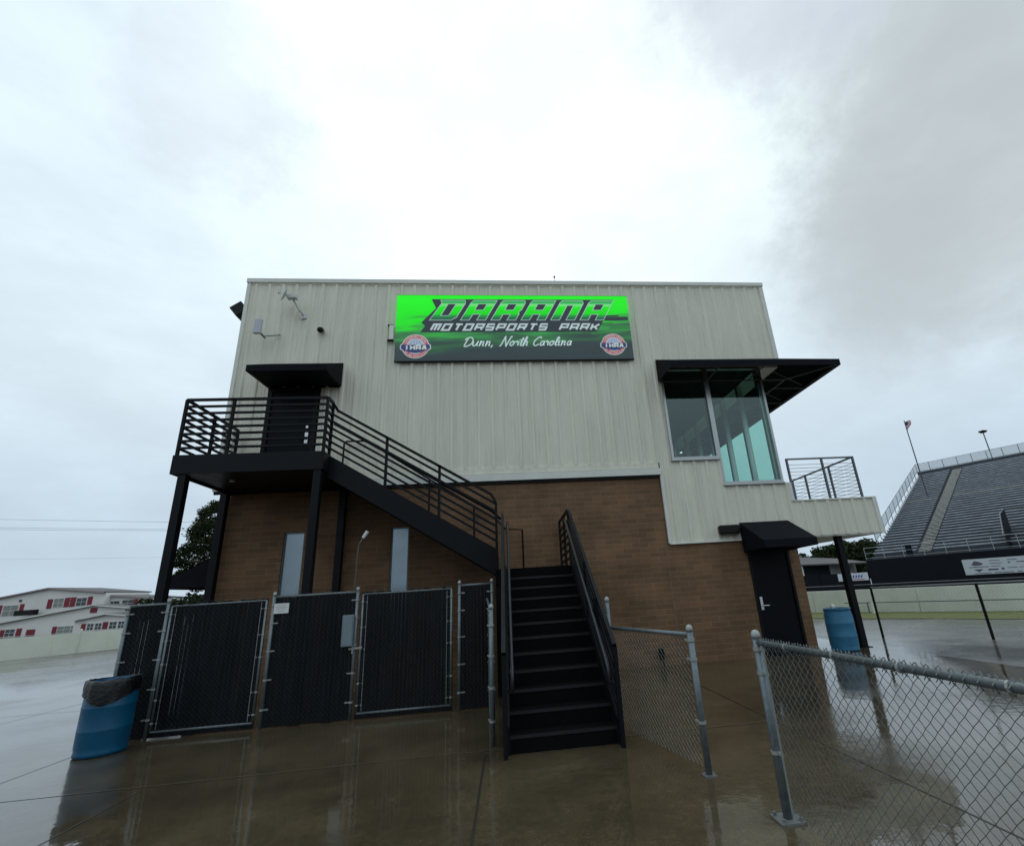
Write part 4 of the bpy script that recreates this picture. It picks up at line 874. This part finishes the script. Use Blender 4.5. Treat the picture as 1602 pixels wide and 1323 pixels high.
for i_, (rr, z) in enumerate(prof):
    for k in range(n):
        a = 2 * PI * k / n; nz_ = noise.noise(Vector((math.cos(a) * 3, math.sin(a) * 3, z * 6))) + .8 * noise.noise(Vector((math.cos(a) * 9, math.sin(a) * 9, z * 14))); dz_ = (.05 * math.sin(a * 2 + .6) + .05 * noise.noise(Vector((math.cos(a) * 1.5, math.sin(a) * 1.5, 4)))) * (1 if i_ > 4 else .15)
        r2 = rr + .010 * nz_ * (1.5 if i_ > 1 else 1); m.v.append((BX + r2 * math.cos(a), -3.05 + r2 * math.sin(a), z + dz_ - (.03 if i_ > 4 else 0) + .012 * noise.noise(Vector((a * 4, z * 9, 1)))))
for i_ in range(len(prof) - 1):
    for k in range(n): k2 = (k + 1) % n; m.f.append((i_ * n + k, i_ * n + k2, (i_ + 1) * n + k2, (i_ + 1) * n + k))
m.f.append(tuple(range(n)))
bg_ = m.build('bin_liner', M_BAG, None, smooth=True); bg_.name = 'bin_bag'; tag(bg_, 'crumpled black bin bag folded over the rim of the left blue barrel', 'bin bag')
t_ = drum('barrel', 13.72, -.02, M_BLUE2, 'faded blue plastic barrel standing beside the black balcony column')
m = MB(); m.lathe((13.64, -.02, .87), [(.03, 0), (.05, .03), (.055, .07), (.03, .10), (.01, .11)], 12); cu = m.build('crumpled_paper', M_WHITE, None, smooth=True); tag(cu, 'white crumpled litter on top of the right hand barrel', 'litter')
# ------------------------------------------------------------------ right: wire fence, barrier, track, stand
d_ = Vector((.55128503, -.83431698, 0)); n_ = Vector((.83431698, .55128503, 0)); RZS = math.atan2(d_.y, d_.x)
def SP(org, s_, t__, z): return Vector(org) + d_ * s_ + n_ * t__ + Vector((0, 0, z))
WO = (20.05, 10.65, 0)
g = MB(); g.add([SP(WO, -14, -2.7, .006), SP(WO, 30, -3.6, .006), SP(WO, 30, .0, .006), SP(WO, -14, .0, .006)], [(0, 1, 2, 3)]); struct('grass_strip', g, M_GRASS)
g = MB(); g.add([SP(WO, -80, .6, .004), SP(WO, 80, .6, .004), SP(WO, 80, 29, .004), SP(WO, -80, 29, .004)], [(0, 1, 2, 3)]); struct('race_track', g, M_ASPH)
t_ = thing('barrier_wall', WO, 'low cream concrete barrier wall along the far edge of the grass strip', 'wall', rz=RZS)
m = LB()
for k in range(-4, 8): m.prism([(k * 4.0, 0, 0), (k * 4.0, .04, .9), (k * 4.0, .24, .9), (k * 4.0, .30, 0)], (3.985, 0, 0))
m.build('wall', M_WALLC, t_)
m = LB(); m.box(-1.2, -.45, -.02, -.004, .12, .50); m.build('vent', mat('grey_vent', (.22, .23, .21), .7), t_)
t_ = thing('pipe_rail', WO, 'thin dark pipe rail on short posts in front of the cream barrier', 'rail', rz=RZS)
m = LB(); m.tube([(1.4, -.35, .40), (26, -.35, .42)], .022, 8); m.build('rail', M_GALV2, t_)
for x in (2.3, 8, 14, 20):
    m = LB(); m.tube([(x, -.35, 0), (x, -.35, .42)], .03, 8); m.build('post', M_GALV2, t_)
t_ = thing('white_post', tuple(SP(WO, 2.6, -.7, 0)), 'short white marker post on the grass beside the dark column', 'post')
m = LB(); m.box(-.06, .06, -.04, .04, 0, .42); m.build('body', M_WALLC, t_)
t_ = thing('barrier_wall', tuple(SP(WO, 0, 17, 0)), 'black barrier with a thin grey top rail along the far side of the track', 'wall', rz=RZS)
m = LB(); m.box(-60, 60, 0, .1, 0, .62); m.build('wall', M_SKIRT, t_)
m = LB(); m.tube([(-60, 0, .70), (60, 0, .70)], .025, 6); m.build('rail', M_GALV2, t_)
# wire fence
t_ = thing('wire_fence', (15.7, 1.28, 0), 'chain link fence with dark posts crossing the wet pavement before the grass', 'fence')
fd = Vector((17.13 - 15.7, -.3 - 1.28, 0)).normalized(); P0 = Vector((15.7, 1.28, 0))
for k in range(5):
    q = P0 + fd * 2.13 * k; m = MB(); m.tube([q, q + Vector((0, 0, 1.22))], .03, 10); m.build('post', M_BLACK, t_)
q = P0 + fd * 2.13 * 4
m = MB(); m.tube([P0 + Vector((0, 0, 1.22)), q + Vector((0, 0, 1.22))], .018, 8); m.build('top_rail', M_GALV2, t_)
m = MB(); chain(m, (P0.x, P0.y), (q.x, q.y), .04, 1.22, .075, .0018, 3); m.build('mesh_wire', M_GALV2, t_)
# grandstand
SO = (41.0137, 33.4224, 0)
GS = thing('grandstand', SO, 'large grey metal grandstand with bench rows across the track', 'grandstand', rz=RZS)
LEN = 46; NB = 36
def gz(t__): return 3.2 + .42 * (t__ - 1.8)
m = LB(); m.box(0, LEN, 0, 1.8, 2.6, 2.69); m.box(0, LEN, 1.8, 1.86, 2.5, gz(1.8) - .3)
dt = (27.6 - 1.8) / NB
for k in range(NB):
    y = 1.8 + k * dt; m.box(0, LEN, y, y + dt + .01, gz(y) - .33, gz(y) - .29); m.box(0, LEN, y + dt - .02, y + dt, gz(y) - .29, gz(y) + .02)
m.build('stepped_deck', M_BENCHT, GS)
AX = 4.4
for k in range(NB):
    y = 1.8 + k * dt; z = gz(y) + .03
    if k == 20: z0_ = .0
    m = LB()
    for (a, c) in ((.1, AX - .7), (AX + .7, 24)) : m.box(a, c, y + .05, y + .30, z - .02, z + .06)
    m.build('bench_row', M_BENCH if k != 20 else M_AISLE, GS)
for k in range(NB):
    y = 1.8 + k * dt; m = LB(); m.box(AX - .5, AX + .5, y + .0, y + .34, gz(y) - .16, gz(y) - .11); m.box(AX - .5, AX + .5, y + .34, y + .64, gz(y) - .02, gz(y) + .03); m.build('aisle_step', M_AISLE, GS)
m = LB(); m.box(0, LEN, -.06, 0, 0, 2.62); m.box(-.06, 0, 0, 27, 0, 2.62); m.build('skirting', M_SKIRT, GS)
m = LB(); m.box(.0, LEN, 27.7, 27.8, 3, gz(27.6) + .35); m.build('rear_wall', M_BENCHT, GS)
rm = LB()
for z in (3.75, 3.25, 2.8): rm.tube([(0, 0, z), (LEN, 0, z)], .028 if z > 3.7 else .016, 6)
for k in range(0, 24): rm.tube([(k * 1.6, 0, 2.65), (k * 1.6, 0, 3.75)], .025, 6)
rm.build('front_railing', M_SRAIL, GS)
rm = LB(); zt_ = gz(27.6)
for z in (1.45, .4): rm.tube([(.0, 27.6, zt_ + z), (LEN, 27.6, zt_ + z)], .035, 6)
for k in range(0, 24): rm.tube([(k * 1.55, 27.6, zt_), (k * 1.55, 27.6, zt_ + 1.45)], .035, 6)
for z in (1.45, .4): rm.tube([(0, 4, gz(4) + z), (0, 27.6, zt_ + z)], .035, 6)
for k in range(14): y = 4 + k * 23.6 / 13; rm.tube([(0, y, gz(y) - .2), (0, y, gz(y) + 1.45)], .035, 6)
rm.build('top_railing', mat('dark_rail_pipe', (.12, .14, .15), .5, metal=.3), GS)
rm = LB(); rm.box(.05, LEN, 27.62, 27.64, zt_ + .45, zt_ + 1.38); rm.prism([(.02, 4, gz(4) + .45), (.02, 27.6, zt_ + .45), (.02, 27.6, zt_ + 1.38), (.02, 4, gz(4) + 1.38)], (.02, 0, 0)); rm.build('wind_screen', M_SCREEN, GS)
m = LB(); m.prism([(10.4, .3, 2.7), (10.4, 4.6, 2.7), (10.4, 4.6, 6.1), (10.4, 2.2, 5.6)], (.06, 0, 0)); m.build('vomitory_wall', M_SKIRT, GS); m = LB(); m.tube([(10.4, .3, 3.8), (10.4, 2.1, 5.6), (10.4, 4.7, 6.15), (14, 4.7, 6.15)], .04, 6); m.build('vomitory_rail', M_GALV2, GS)
m = LB(); m.box(3.4, 3.9, .1, .2, 2.7, 3.7); m.build('gate_panel', M_SKIRT, GS)
# sponsor banner on the stand
t_ = thing('sponsor_banner', tuple(SP(SO, 7.25, -.10, .77)), 'white sponsor banner with dark and red logos hung on the black stand wall', 'banner', rz=RZS)
m = LB(); m.box(0, 9.5, -.02, .0, 0, 1.25); m.build('cloth', mat('white_banner_cloth', (.55, .58, .60), .6), t_)
m = LB(); MD = mat('banner_dark_print', (.10, .10, .13), .6)
def bprism(mb, pts): mb.prism([(p[0], -.026, p[1]) for p in pts], (0, .005, 0))
bprism(m, [(.62, .42), (.95, .18), (1.25, .42)]); bprism(m, [(.55, .80), (.8, 1.08), (1.1, 1.0), (1.35, .85), (1.2, .72), (.75, .70)])
m.build('emblem', MD, t_)
m = LB()
for (x, z, w_, h_) in ((.35, .56, 1.3, .06), (1.75, 1.02, .7, .05), (1.75, .8, .8, .05), (1.8, .58, .6, .05), (1.55, .28, .65, .13), (2.4, .28, .18, .17), (.6, .06, 1.1, .05), (1.9, .06, 1.2, .06), (3.3, .06, .3, .07), (2.9, 1.0, .6, .06), (2.9, .78, .15, .1), (3.4, .8, .5, .07), (2.8, .4, .6, .05), (3.5, .4, .5, .05)): m.box(x, x + w_, -.026, -.021, z, z + h_)
m.build('print', MD, t_)
m = LB(); bprism(m, [(4.2, .95), (4.35, .25), (4.9, .2), (5.3, .5), (5.2, 1.05), (4.6, 1.1)]); m.build('emblem', mat('banner_red_print', (.35, .05, .09), .6), t_)
# banner and black fence left of the stand
t_ = thing('board_fence', tuple(SP(SO, -30, -.1, 0)), 'black board fence continuing left from the grandstand wall', 'fence', rz=RZS)
m = LB(); m.box(0, 29.9, 0, .08, 0, 1.55); m.build('board', M_SKIRT, t_)
for k in range(9):
    m = LB(); m.box(k * 3.6, k * 3.6 + .1, -.06, 0, 0, 1.62); m.build('post', M_SKIRT, t_)
t_ = thing('advert_banner', tuple(SP(SO, -2.9, -.16, .80)), 'small white banner with slanted blue lettering on the black fence', 'banner', rz=RZS)
m = LB(); m.box(0, 2.75, -.02, 0, 0, .72); m.build('cloth', mat('white_advert_cloth', (.62, .66, .70), .6), t_)
m = LB()
for k in range(8):
    x = .38 + k * .24; h_ = .36 if k == 0 else .25; m.prism([(x, -.026, .26), (x + .13, -.026, .26), (x + .23, -.026, .26 + h_), (x + .10, -.026, .26 + h_)], (0, .005, 0))
m.build('print', mat('advert_blue_print', (.04, .08, .35), .6), t_)
m = LB(); m.box(.3, 2.4, -.026, -.021, .08, .15); m.build('underline', mat('advert_red_print', (.5, .12, .14), .6), t_)
# flag pole and lamp mast behind the stand
t_ = thing('flagpole', (56.7, 40.7, 0), 'flagpole with a small red and blue flag at the corner of the grandstand', 'flagpole')
m = MB(); m.tube([(56.7, 40.7, 0), (56.7, 40.7, 19.4)], [.10, .05], 8); m.build('pole', M_WIRE, t_)
t_ = thing('flag', (56.7, 40.7, 17.4), 'small wind-blown red, white and blue flag at the pole top', 'flag')
m = MB(); nx, nz_ = 12, 6
for i_ in range(nx + 1):
    for j in range(nz_ + 1):
        a = i_ / nx; m.v.append((56.75 + .95 * a, 40.7 + .15 * math.sin(a * 7) * a, 19.3 - 1.2 * (j / nz_) * (1 - .45 * a) - 0.05 * a - (1 - a) * 0 + .35 * a * (1 - j / nz_) - .1 + (-.35 * a) * (j / nz_) * -2.0))
for i_ in range(nx):
    for j in range(nz_): m.f.append((i_ * (nz_ + 1) + j, (i_ + 1) * (nz_ + 1) + j, (i_ + 1) * (nz_ + 1) + j + 1, i_ * (nz_ + 1) + j + 1))
fl = m.build('cloth', M_RED, t_); fl.data.materials.append(M_NAVY); fl.data.materials.append(M_WHITE)
for p in fl.data.polygons:
    i_, j = divmod(p.index, nz_); p.material_index = 1 if (i_ < 5 and j < 3) else (2 if j % 2 else 0)
t_ = thing('light_mast', (82.7, 53.8, 0), 'tall thin lamp mast standing behind the grandstand', 'light mast')
m = MB(); m.tube([(82.7, 53.8, 0), (82.7, 53.8, 21.7)], [.14, .07], 8); m.build('pole', M_WIRE, t_)
m = MB(); m.bar((82.2, 54.0, 21.7), (83.2, 53.6, 21.7), .3, .22); m.lathe((82.7, 53.8, 21.5), [(.4, .0), (.5, .25), (.2, .4)], 10); m.build('lamp_head', M_DKBOX, t_)
# ------------------------------------------------------------------ houses; local x = along the view's right, y = away
YAW = .118949; FX = Vector((math.cos(YAW), -math.sin(YAW), 0)); FN = Vector((math.sin(YAW), math.cos(YAW), 0)); CAM0 = Vector((6.27859, -10.84144, 0))
def at(X, D): return CAM0 + FX * X + FN * D
HD = 90.0
def hl(X, z, D, y=0): return (X * (HD + y) / D, 1.65 + (z - 1.65) * (HD + y) / D)
HX0 = -95
t_ = thing('long_house', tuple(at(HX0, HD)), 'rambling pale house with red shutters behind the cream wall at left', 'house', rz=-YAW)
def hp(X, z, D, y=0): a = hl(X, z, D, y); return (a[0] - HX0, a[1])
def gable(name, pts, D, y0, depth, m_, ground=-.1, extra=None):
    P = [hp(p[0], p[1], D, y0) for p in pts]; m = LB(); out = [(P[0][0], ground)] + P + [(P[-1][0], ground)]
    m.prism([(p[0], y0, p[1]) for p in out], (0, depth, 0)); o = m.build(name, m_, t_)
    r_ = LB()
    for a, b_ in zip(P, P[1:]):
        dv = Vector((b_[0] - a[0], 0, b_[1] - a[1])); 
        r_.prism([(a[0] - .0, y0 - .5, a[1] + .02), (b_[0], y0 - .5, b_[1] + .02), (b_[0], y0 - .5, b_[1] + .22), (a[0], y0 - .5, a[1] + .22)], (0, depth + 1, 0))
    r_.build('roof', M_ROOF, o)
    r_ = LB()
    for a, b_ in zip(P, P[1:]): r_.prism([(a[0], y0 - .56, a[1] - .02), (b_[0], y0 - .56, b_[1] - .02), (b_[0], y0 - .56, b_[1] + .20), (a[0], y0 - .56, a[1] + .20)], (0, .05, 0))
    r_.build('fascia', M_FASC if y0 > 1 else M_TRIM, o)
    return o
wu = gable('wall', [(-74, 4.5), (-63.8, 5.85), (-56.7, 4.95)], 60, 4, 10, M_HOUSE)
we = gable('wall', [(-57.2, 4.65), (-51, 3.95)], 60, 5.5, 8, M_HOUSE)
wl = gable('wall', [(-72, 1.45), (-55.7, 3.45), (-50.0, 2.7)], 58, 0, 3.9, M_HOUSE)
wp = gable('wall', [(-55.8, 1.85), (-52.2, 2.35), (-49.5, 2.0)], 56, -3, 2.9, M_HOUSE)
def hwin(par, a, b_, D, y, m_=M_HGLASS, sh=True, mull=1):
    p = hp(*a, D, y); q = hp(*b_, D, y); x0, x1 = p[0], q[0]; z1, z0 = p[1], q[1]
    m = LB(); m.box(x0, x1, y - .04, y - .02, z0, z1); w = m.build('window', m_, par)
    m = LB(); 
    for x in (x0 - .08, x1): m.box(x, x + .08, y - .07, y - .005, z0 - .08, z1 + .08)
    m.box(x0, x1, y - .07, y - .005, z1, z1 + .08); m.box(x0, x1, y - .07, y - .005, z0 - .08, z0)
    for k in range(1, mull + 1): xm = x0 + (x1 - x0) * k / (mull + 1); m.box(xm - .03, xm + .03, y - .07, y - .045, z0, z1)
    m.box(x0, x1, y - .068, y - .045, (z0 + z1) / 2 - .03, (z0 + z1) / 2 + .03); m.build('frame', M_WHITE, w)
    return w
def shut(par, a, b_, D, y):
    p = hp(*a, D, y); q = hp(*b_, D, y); m = LB(); m.box(p[0], q[0], y - .08, y - .01, q[1], p[1])
    m.build('shutter', M_SHUT, par)
for (a, b_, mm_) in (((-69.0, 4.15), (-67.2, 2.95), M_CURT), ((-62.9, 4.6), (-61.75, 3.6), M_CURT), ((-60.1, 4.5), (-58.9, 3.6), M_HGLASS)): hwin(wu, a, b_, 60, 4, mm_)
for (a, b_) in (((-69.6, 4.25), (-69.2, 2.95)), ((-67.0, 4.25), (-66.5, 3.0)), ((-63.7, 4.6), (-63.1, 3.5)), ((-61.6, 4.65), (-61.0, 3.55)), ((-60.9, 4.65), (-60.25, 3.55)), ((-58.75, 4.6), (-58.2, 3.55))): shut(wu, a, b_, 60, 4)
for (a, b_) in (((-57.3, 3.85), (-56.5, 3.45)), ((-56.2, 3.85), (-54.75, 3.2)), ((-54.4, 3.9), (-53.0, 3.15))): hwin(we, a, b_, 60, 5.5, M_HGLASS)
shut(we, (-53.0, 3.95), (-52.5, 3.15), 60, 5.5)
hwin(wl, (-65.7, 1.4), (-64.6, .65), 58, 0, M_HGLASS); hwin(wl, (-59.6, 1.35), (-57.3, .65), 58, 0, M_CURT, mull=2)
for (a, b_) in (((-66.3, 1.4), (-65.8, .65)), ((-64.4, 1.45), (-63.8, .65)), ((-63.2, 1.25), (-62.2, .65)), ((-60.2, 1.4), (-59.7, .65)), ((-56.2, 3.2), (-55.4, 2.65))): shut(wl, a, b_, 58, 0)
for (a, b_) in (((-54.2, 1.45), (-53.5, .8)), ((-53.3, 1.45), (-52.6, .8)), ((-51.7, 1.5), (-50.9, .8)), ((-50.7, 1.5), (-50.0, .8))): hwin(wp, a, b_, 56, -3, M_HGLASS)
for (a, b_) in (((-54.9, 1.5), (-54.4, .8)), ((-52.45, 1.55), (-51.9, .8))): shut(wp, a, b_, 56, -3)
m = LB(); p = hp(-67.0, 3.5, 60, 3); q = hp(-64.7, 2.9, 60, 3); m.box(p[0], q[0], 2.2, 3.2, q[1], p[1]); dk_ = m.build('deck_box', M_DKBOX, t_)
m = LB(); p = hp(-67.1, 4.65, 60, 4); m.lathe((p[0], 3.9, p[1] - .15), [(.2, 0), (.2, .3)], 10); m.build('gable_vent', M_DKBOX, t_)
p = hp(-65.5, 5.65, 60, 6); m = LB(); m.box(p[0], p[0] + .5, 6, 6.4, p[1], p[1] + .35); m.build('roof_vent', M_DKBOX, t_)
# cream wall on the left
t_ = thing('perimeter_wall', (-20.5, 18.2, 0), 'long cream painted wall at the left edge in front of the pale house', 'wall')
wdir = Vector((3.2, 4.6, 0)).normalized(); wn_ = Vector((-wdir.y, wdir.x, 0)); a0 = Vector((-20.5, 18.2, 0)) - wdir * 7
m = MB()
for k in range(10):
    a = a0 + wdir * k * 2.4; b_ = a + wdir * 2.394
    m.prism([a, b_, b_ + wn_ * .12, a + wn_ * .12], (0, 0, 1.10))
m.build('panel', mat('cream_wall_paint', (.86, .89, .76), .6, var=.06, vscale=.8), t_)
a = a0 + wdir * 10.7; m = MB(); m.tube([a, a + Vector((0, 0, 1.14))], .06, 8); m.lathe(a + Vector((0, 0, 1.14)), [(.07, 0), (.03, .03), (.07, .08), (.05, .14), (.01, .17)], 10); m.build('finial', M_WALLC, t_)
# house on the right behind the track
RD = 55.0
HXR = 24
t_ = thing('low_house', tuple(at(HXR, RD)), 'low white cabin with grey roof and open porch beyond the track', 'house', rz=-YAW)
kk = RD / 45
def rp(X, z): return (X * kk - HXR, 1.65 + (z - 1.65) * kk)
m = LB(); x0 = rp(21.0, 0)[0]; x1 = rp(27.2, 0)[0]; zt2 = rp(0, 2.55)[1]; m.box(x0, x1, 2.0, 7, 0, zt2); w = m.build('wall', M_HOUSE, t_)
m = LB(); zr0 = rp(0, 3.45)[1]; m.prism([(x0 - 2, .0, zt2 - .05), (x1 + .6, .0, zt2 - .35), (x1 - 1.0, 4, zt2 + .4), (x0 - 2, 4, zr0 + .1)], (0, 0, .15)); m.prism([(x0 - 2, 8, zt2 - .05), (x1 + .6, 8, zt2 - .35), (x1 - 1.0, 4.01, zt2 + .4), (x0 - 2, 4.01, zr0 + .1)], (0, 0, .15)); m.build('roof', M_ROOF, t_)
m = LB(); m.box(rp(22.0, 0)[0], rp(24.7, 0)[0], 1.95, 1.99, .6, zt2 - .1); m.build('porch_opening', M_HGLASS, w)
for k in range(4):
    xx = rp(25.0 + k * .55, 0)[0]; m = LB(); m.box(xx, xx + .35, 1.9, 1.98, .6, zt2 - .15); m.build('panel', M_WHITE, w)
m = LB(); m.box(rp(21.2, 0)[0], rp(21.55, 0)[0], .2, .5, 0, zt2 - .1); m.build('porch_post', M_HOUSE, t_)
# power lines
for k, (a, b_) in enumerate((((-25.72, 22.62, 8.19), (-12.8, 21.41, 7.19)), ((-25.73, 22.79, 7.69), (-13.63, 21.63, 6.82)), ((-25.74, 22.82, 7.58), (-14.03, 21.69, 6.76)), ((-25.79, 23.43, 5.77), (-15.29, 22.34, 5.26)))):
    a = Vector(a); b_ = Vector(b_); dd = b_ - a; pts = []
    for j in range(-20, 41):
        s_ = j / 20; p = a + dd * s_; pts.append(p + Vector((0, 0, .10 * (s_ * s_ - s_) * .6)))
    m = MB(); m.tube(pts, .007 if k < 3 else .0035, 4); o = m.build('power_line', M_WIRE)
    tag(o, ['highest overhead cable crossing the left sky', 'upper cable of the close pair in the left sky', 'lower cable of the close pair in the left sky', 'faint lowest cable crossing the left sky'][k], 'cable', 'overhead power lines')
# ------------------------------------------------------------------ trees
def leaves(mb, blobs, per, size, seed=1, flatten=.6):
    rnd = random.Random(seed)
    for (c, rad) in blobs:
        c = Vector(c)
        for k in range(int(per * rad[0] * rad[2])):
            while True:
                v = Vector((rnd.uniform(-1, 1), rnd.uniform(-1, 1), rnd.uniform(-1, 1)))
                if .25 < v.length < 1: break
            v = v * (.75 + .35 * noise.noise(c + v * 2.2))
            p = c + Vector((v.x * rad[0], v.y * rad[1], v.z * rad[2]))
            s_ = size * rnd.uniform(.5, 1.3); a = Vector((rnd.gauss(0, 1), rnd.gauss(0, 1), rnd.gauss(0, .7))).normalized(); b_ = a.cross(Vector((rnd.gauss(0, 1), rnd.gauss(0, 1), rnd.gauss(0, 1)))).normalized()
            mb.add([p - a * s_, p + b_ * s_ * flatten, p + a * s_, p - b_ * s_ * flatten], [(0, 1, 2, 3)])
def tree(name, base, h, crown, per, size, label, cat='tree', leafm=M_LEAF, seed=1, group=None, tr=.2):
    t_ = thing(name, base, label, cat, group); base = Vector(base)
    m = MB(); m.tube([base, base + Vector((.1, 0, h * .5)), base + Vector((0, .1, h * .95))], [tr, tr * .7, tr * .2], 8)
    for (c, rad) in crown[::2]:
        c = base + Vector(c); m.tube([base + Vector((0, 0, max(.5, c.z - base.z - .6))), (base + Vector((0, 0, c.z - base.z)) + c) / 2, c], [tr * .35, tr * .25, tr * .1], 5)
    m.build('trunk', M_BARK, t_)
    m = MB(); leaves(m, [(base + Vector(c), r_) for c, r_ in crown], per, size, seed); m.build('crown', leafm, t_); return t_
rnd = random.Random(3)
def at3(u_, v_, D):
    px, py, f_ = 872.639, 681.618, 738.077; d = F_ + R_ * ((u_ - px) / f_) - U_ * ((v_ - py) / f_); return Vector((6.27859, -10.84144, 1.65)) + d * D
# pine just left of the tower
pb = Vector((-5.4, 15.6, 0)); cr = []
for k in range(34):
    zz = 3.9 + 5.4 * k / 33; reach = (1 - (k / 33) ** 1.1) * 4.6 + .5
    for j in range(5 if k < 26 else 3):
        a = k * 2.4 + j * 2.1 + rnd.uniform(-.3, .3); rr = reach * rnd.uniform(.25, 1.0)
        cr.append(((rr * math.cos(a), rr * math.sin(a), zz + rnd.uniform(-.3, .3) - rr * .05), (.62 * rnd.uniform(.6, 1.2), .62, .36 * rnd.uniform(.8, 1.3))))
for k in range(95):
    v_ = rnd.uniform(786, 922); xs_ = [(786, 336), (800, 320), (830, 302), (850, 290), (880, 272), (900, 266), (912, 292), (930, 318)]
    for (va, ua), (vb, ub) in zip(xs_, xs_[1:]):
        if va <= v_ <= vb: ul = ua + (ub - ua) * (v_ - va) / (vb - va)
    p_ = at3(rnd.uniform(ul, 356), v_, rnd.uniform(24.5, 29)) - pb
    cr.append(((p_.x, p_.y, p_.z), (.50 * rnd.uniform(.7, 1.2), .5, .26 * rnd.uniform(.8, 1.4))))
tree('pine_tree', tuple(pb), 9.4, cr, 1900, .055, 'tall dark pine tree rising behind the left side of the brick building', seed=4, tr=.28)
# far trees at left, beyond the slatted fence
for k, (x, y, h_, w_) in enumerate(((-46.5, 70, 4.9, 2.8), (-42.6, 72, 5.6, 3.0), (-38.6, 70, 5.0, 3.0), (-35, 66, 6.2, 3.2))):
    cr = [((rnd.uniform(-w_, w_) * .7, rnd.uniform(-1.5, 1.5), h_ * rnd.uniform(.35, .78)), (w_ * .55, 1.5, h_ * .22)) for _ in range(12)]
    tree('distant_tree', (x, y, 0), h_ * .8, cr, 85, .30, ['leftmost low tree far beyond the slatted fence', 'second low tree beyond the slatted fence, from the left', 'third low tree beyond the slatted fence, from the left', 'far tree seen right against the brick corner'][k], leafm=M_LEAF2, seed=20 + k, group='far trees at left')
# trees at right between balcony and grandstand
for k, (u_, v_, D, h_, w_) in enumerate(((1285, 858, 78, 8.0, 3.2), (1315, 848, 80, 9.2, 3.4), (1345, 842, 74, 9.0, 3.4), (1374, 845, 70, 8.6, 3.2), (1400, 850, 66, 8, 3.4))):
    p = at3(u_, 900, D); p.z = 0; top = at3(u_, v_, D).z
    cr = [((rnd.uniform(-w_, w_) * .75, rnd.uniform(-2, 2), top * rnd.uniform(.2, .90)), (w_ * .5, 1.8, top * .17)) for _ in range(30)]
    tree('roadside_tree', tuple(p), top * .85, cr, 110, .26, ['dark tree farthest left behind the low cabin', 'dark tree behind the middle of the cabin roof', 'dark tree right behind the balcony column', 'dark tree beside the left end of the grandstand', 'dark tree mostly hidden behind the grandstand corner'][k], seed=40 + k, group='dark trees behind the cabin')
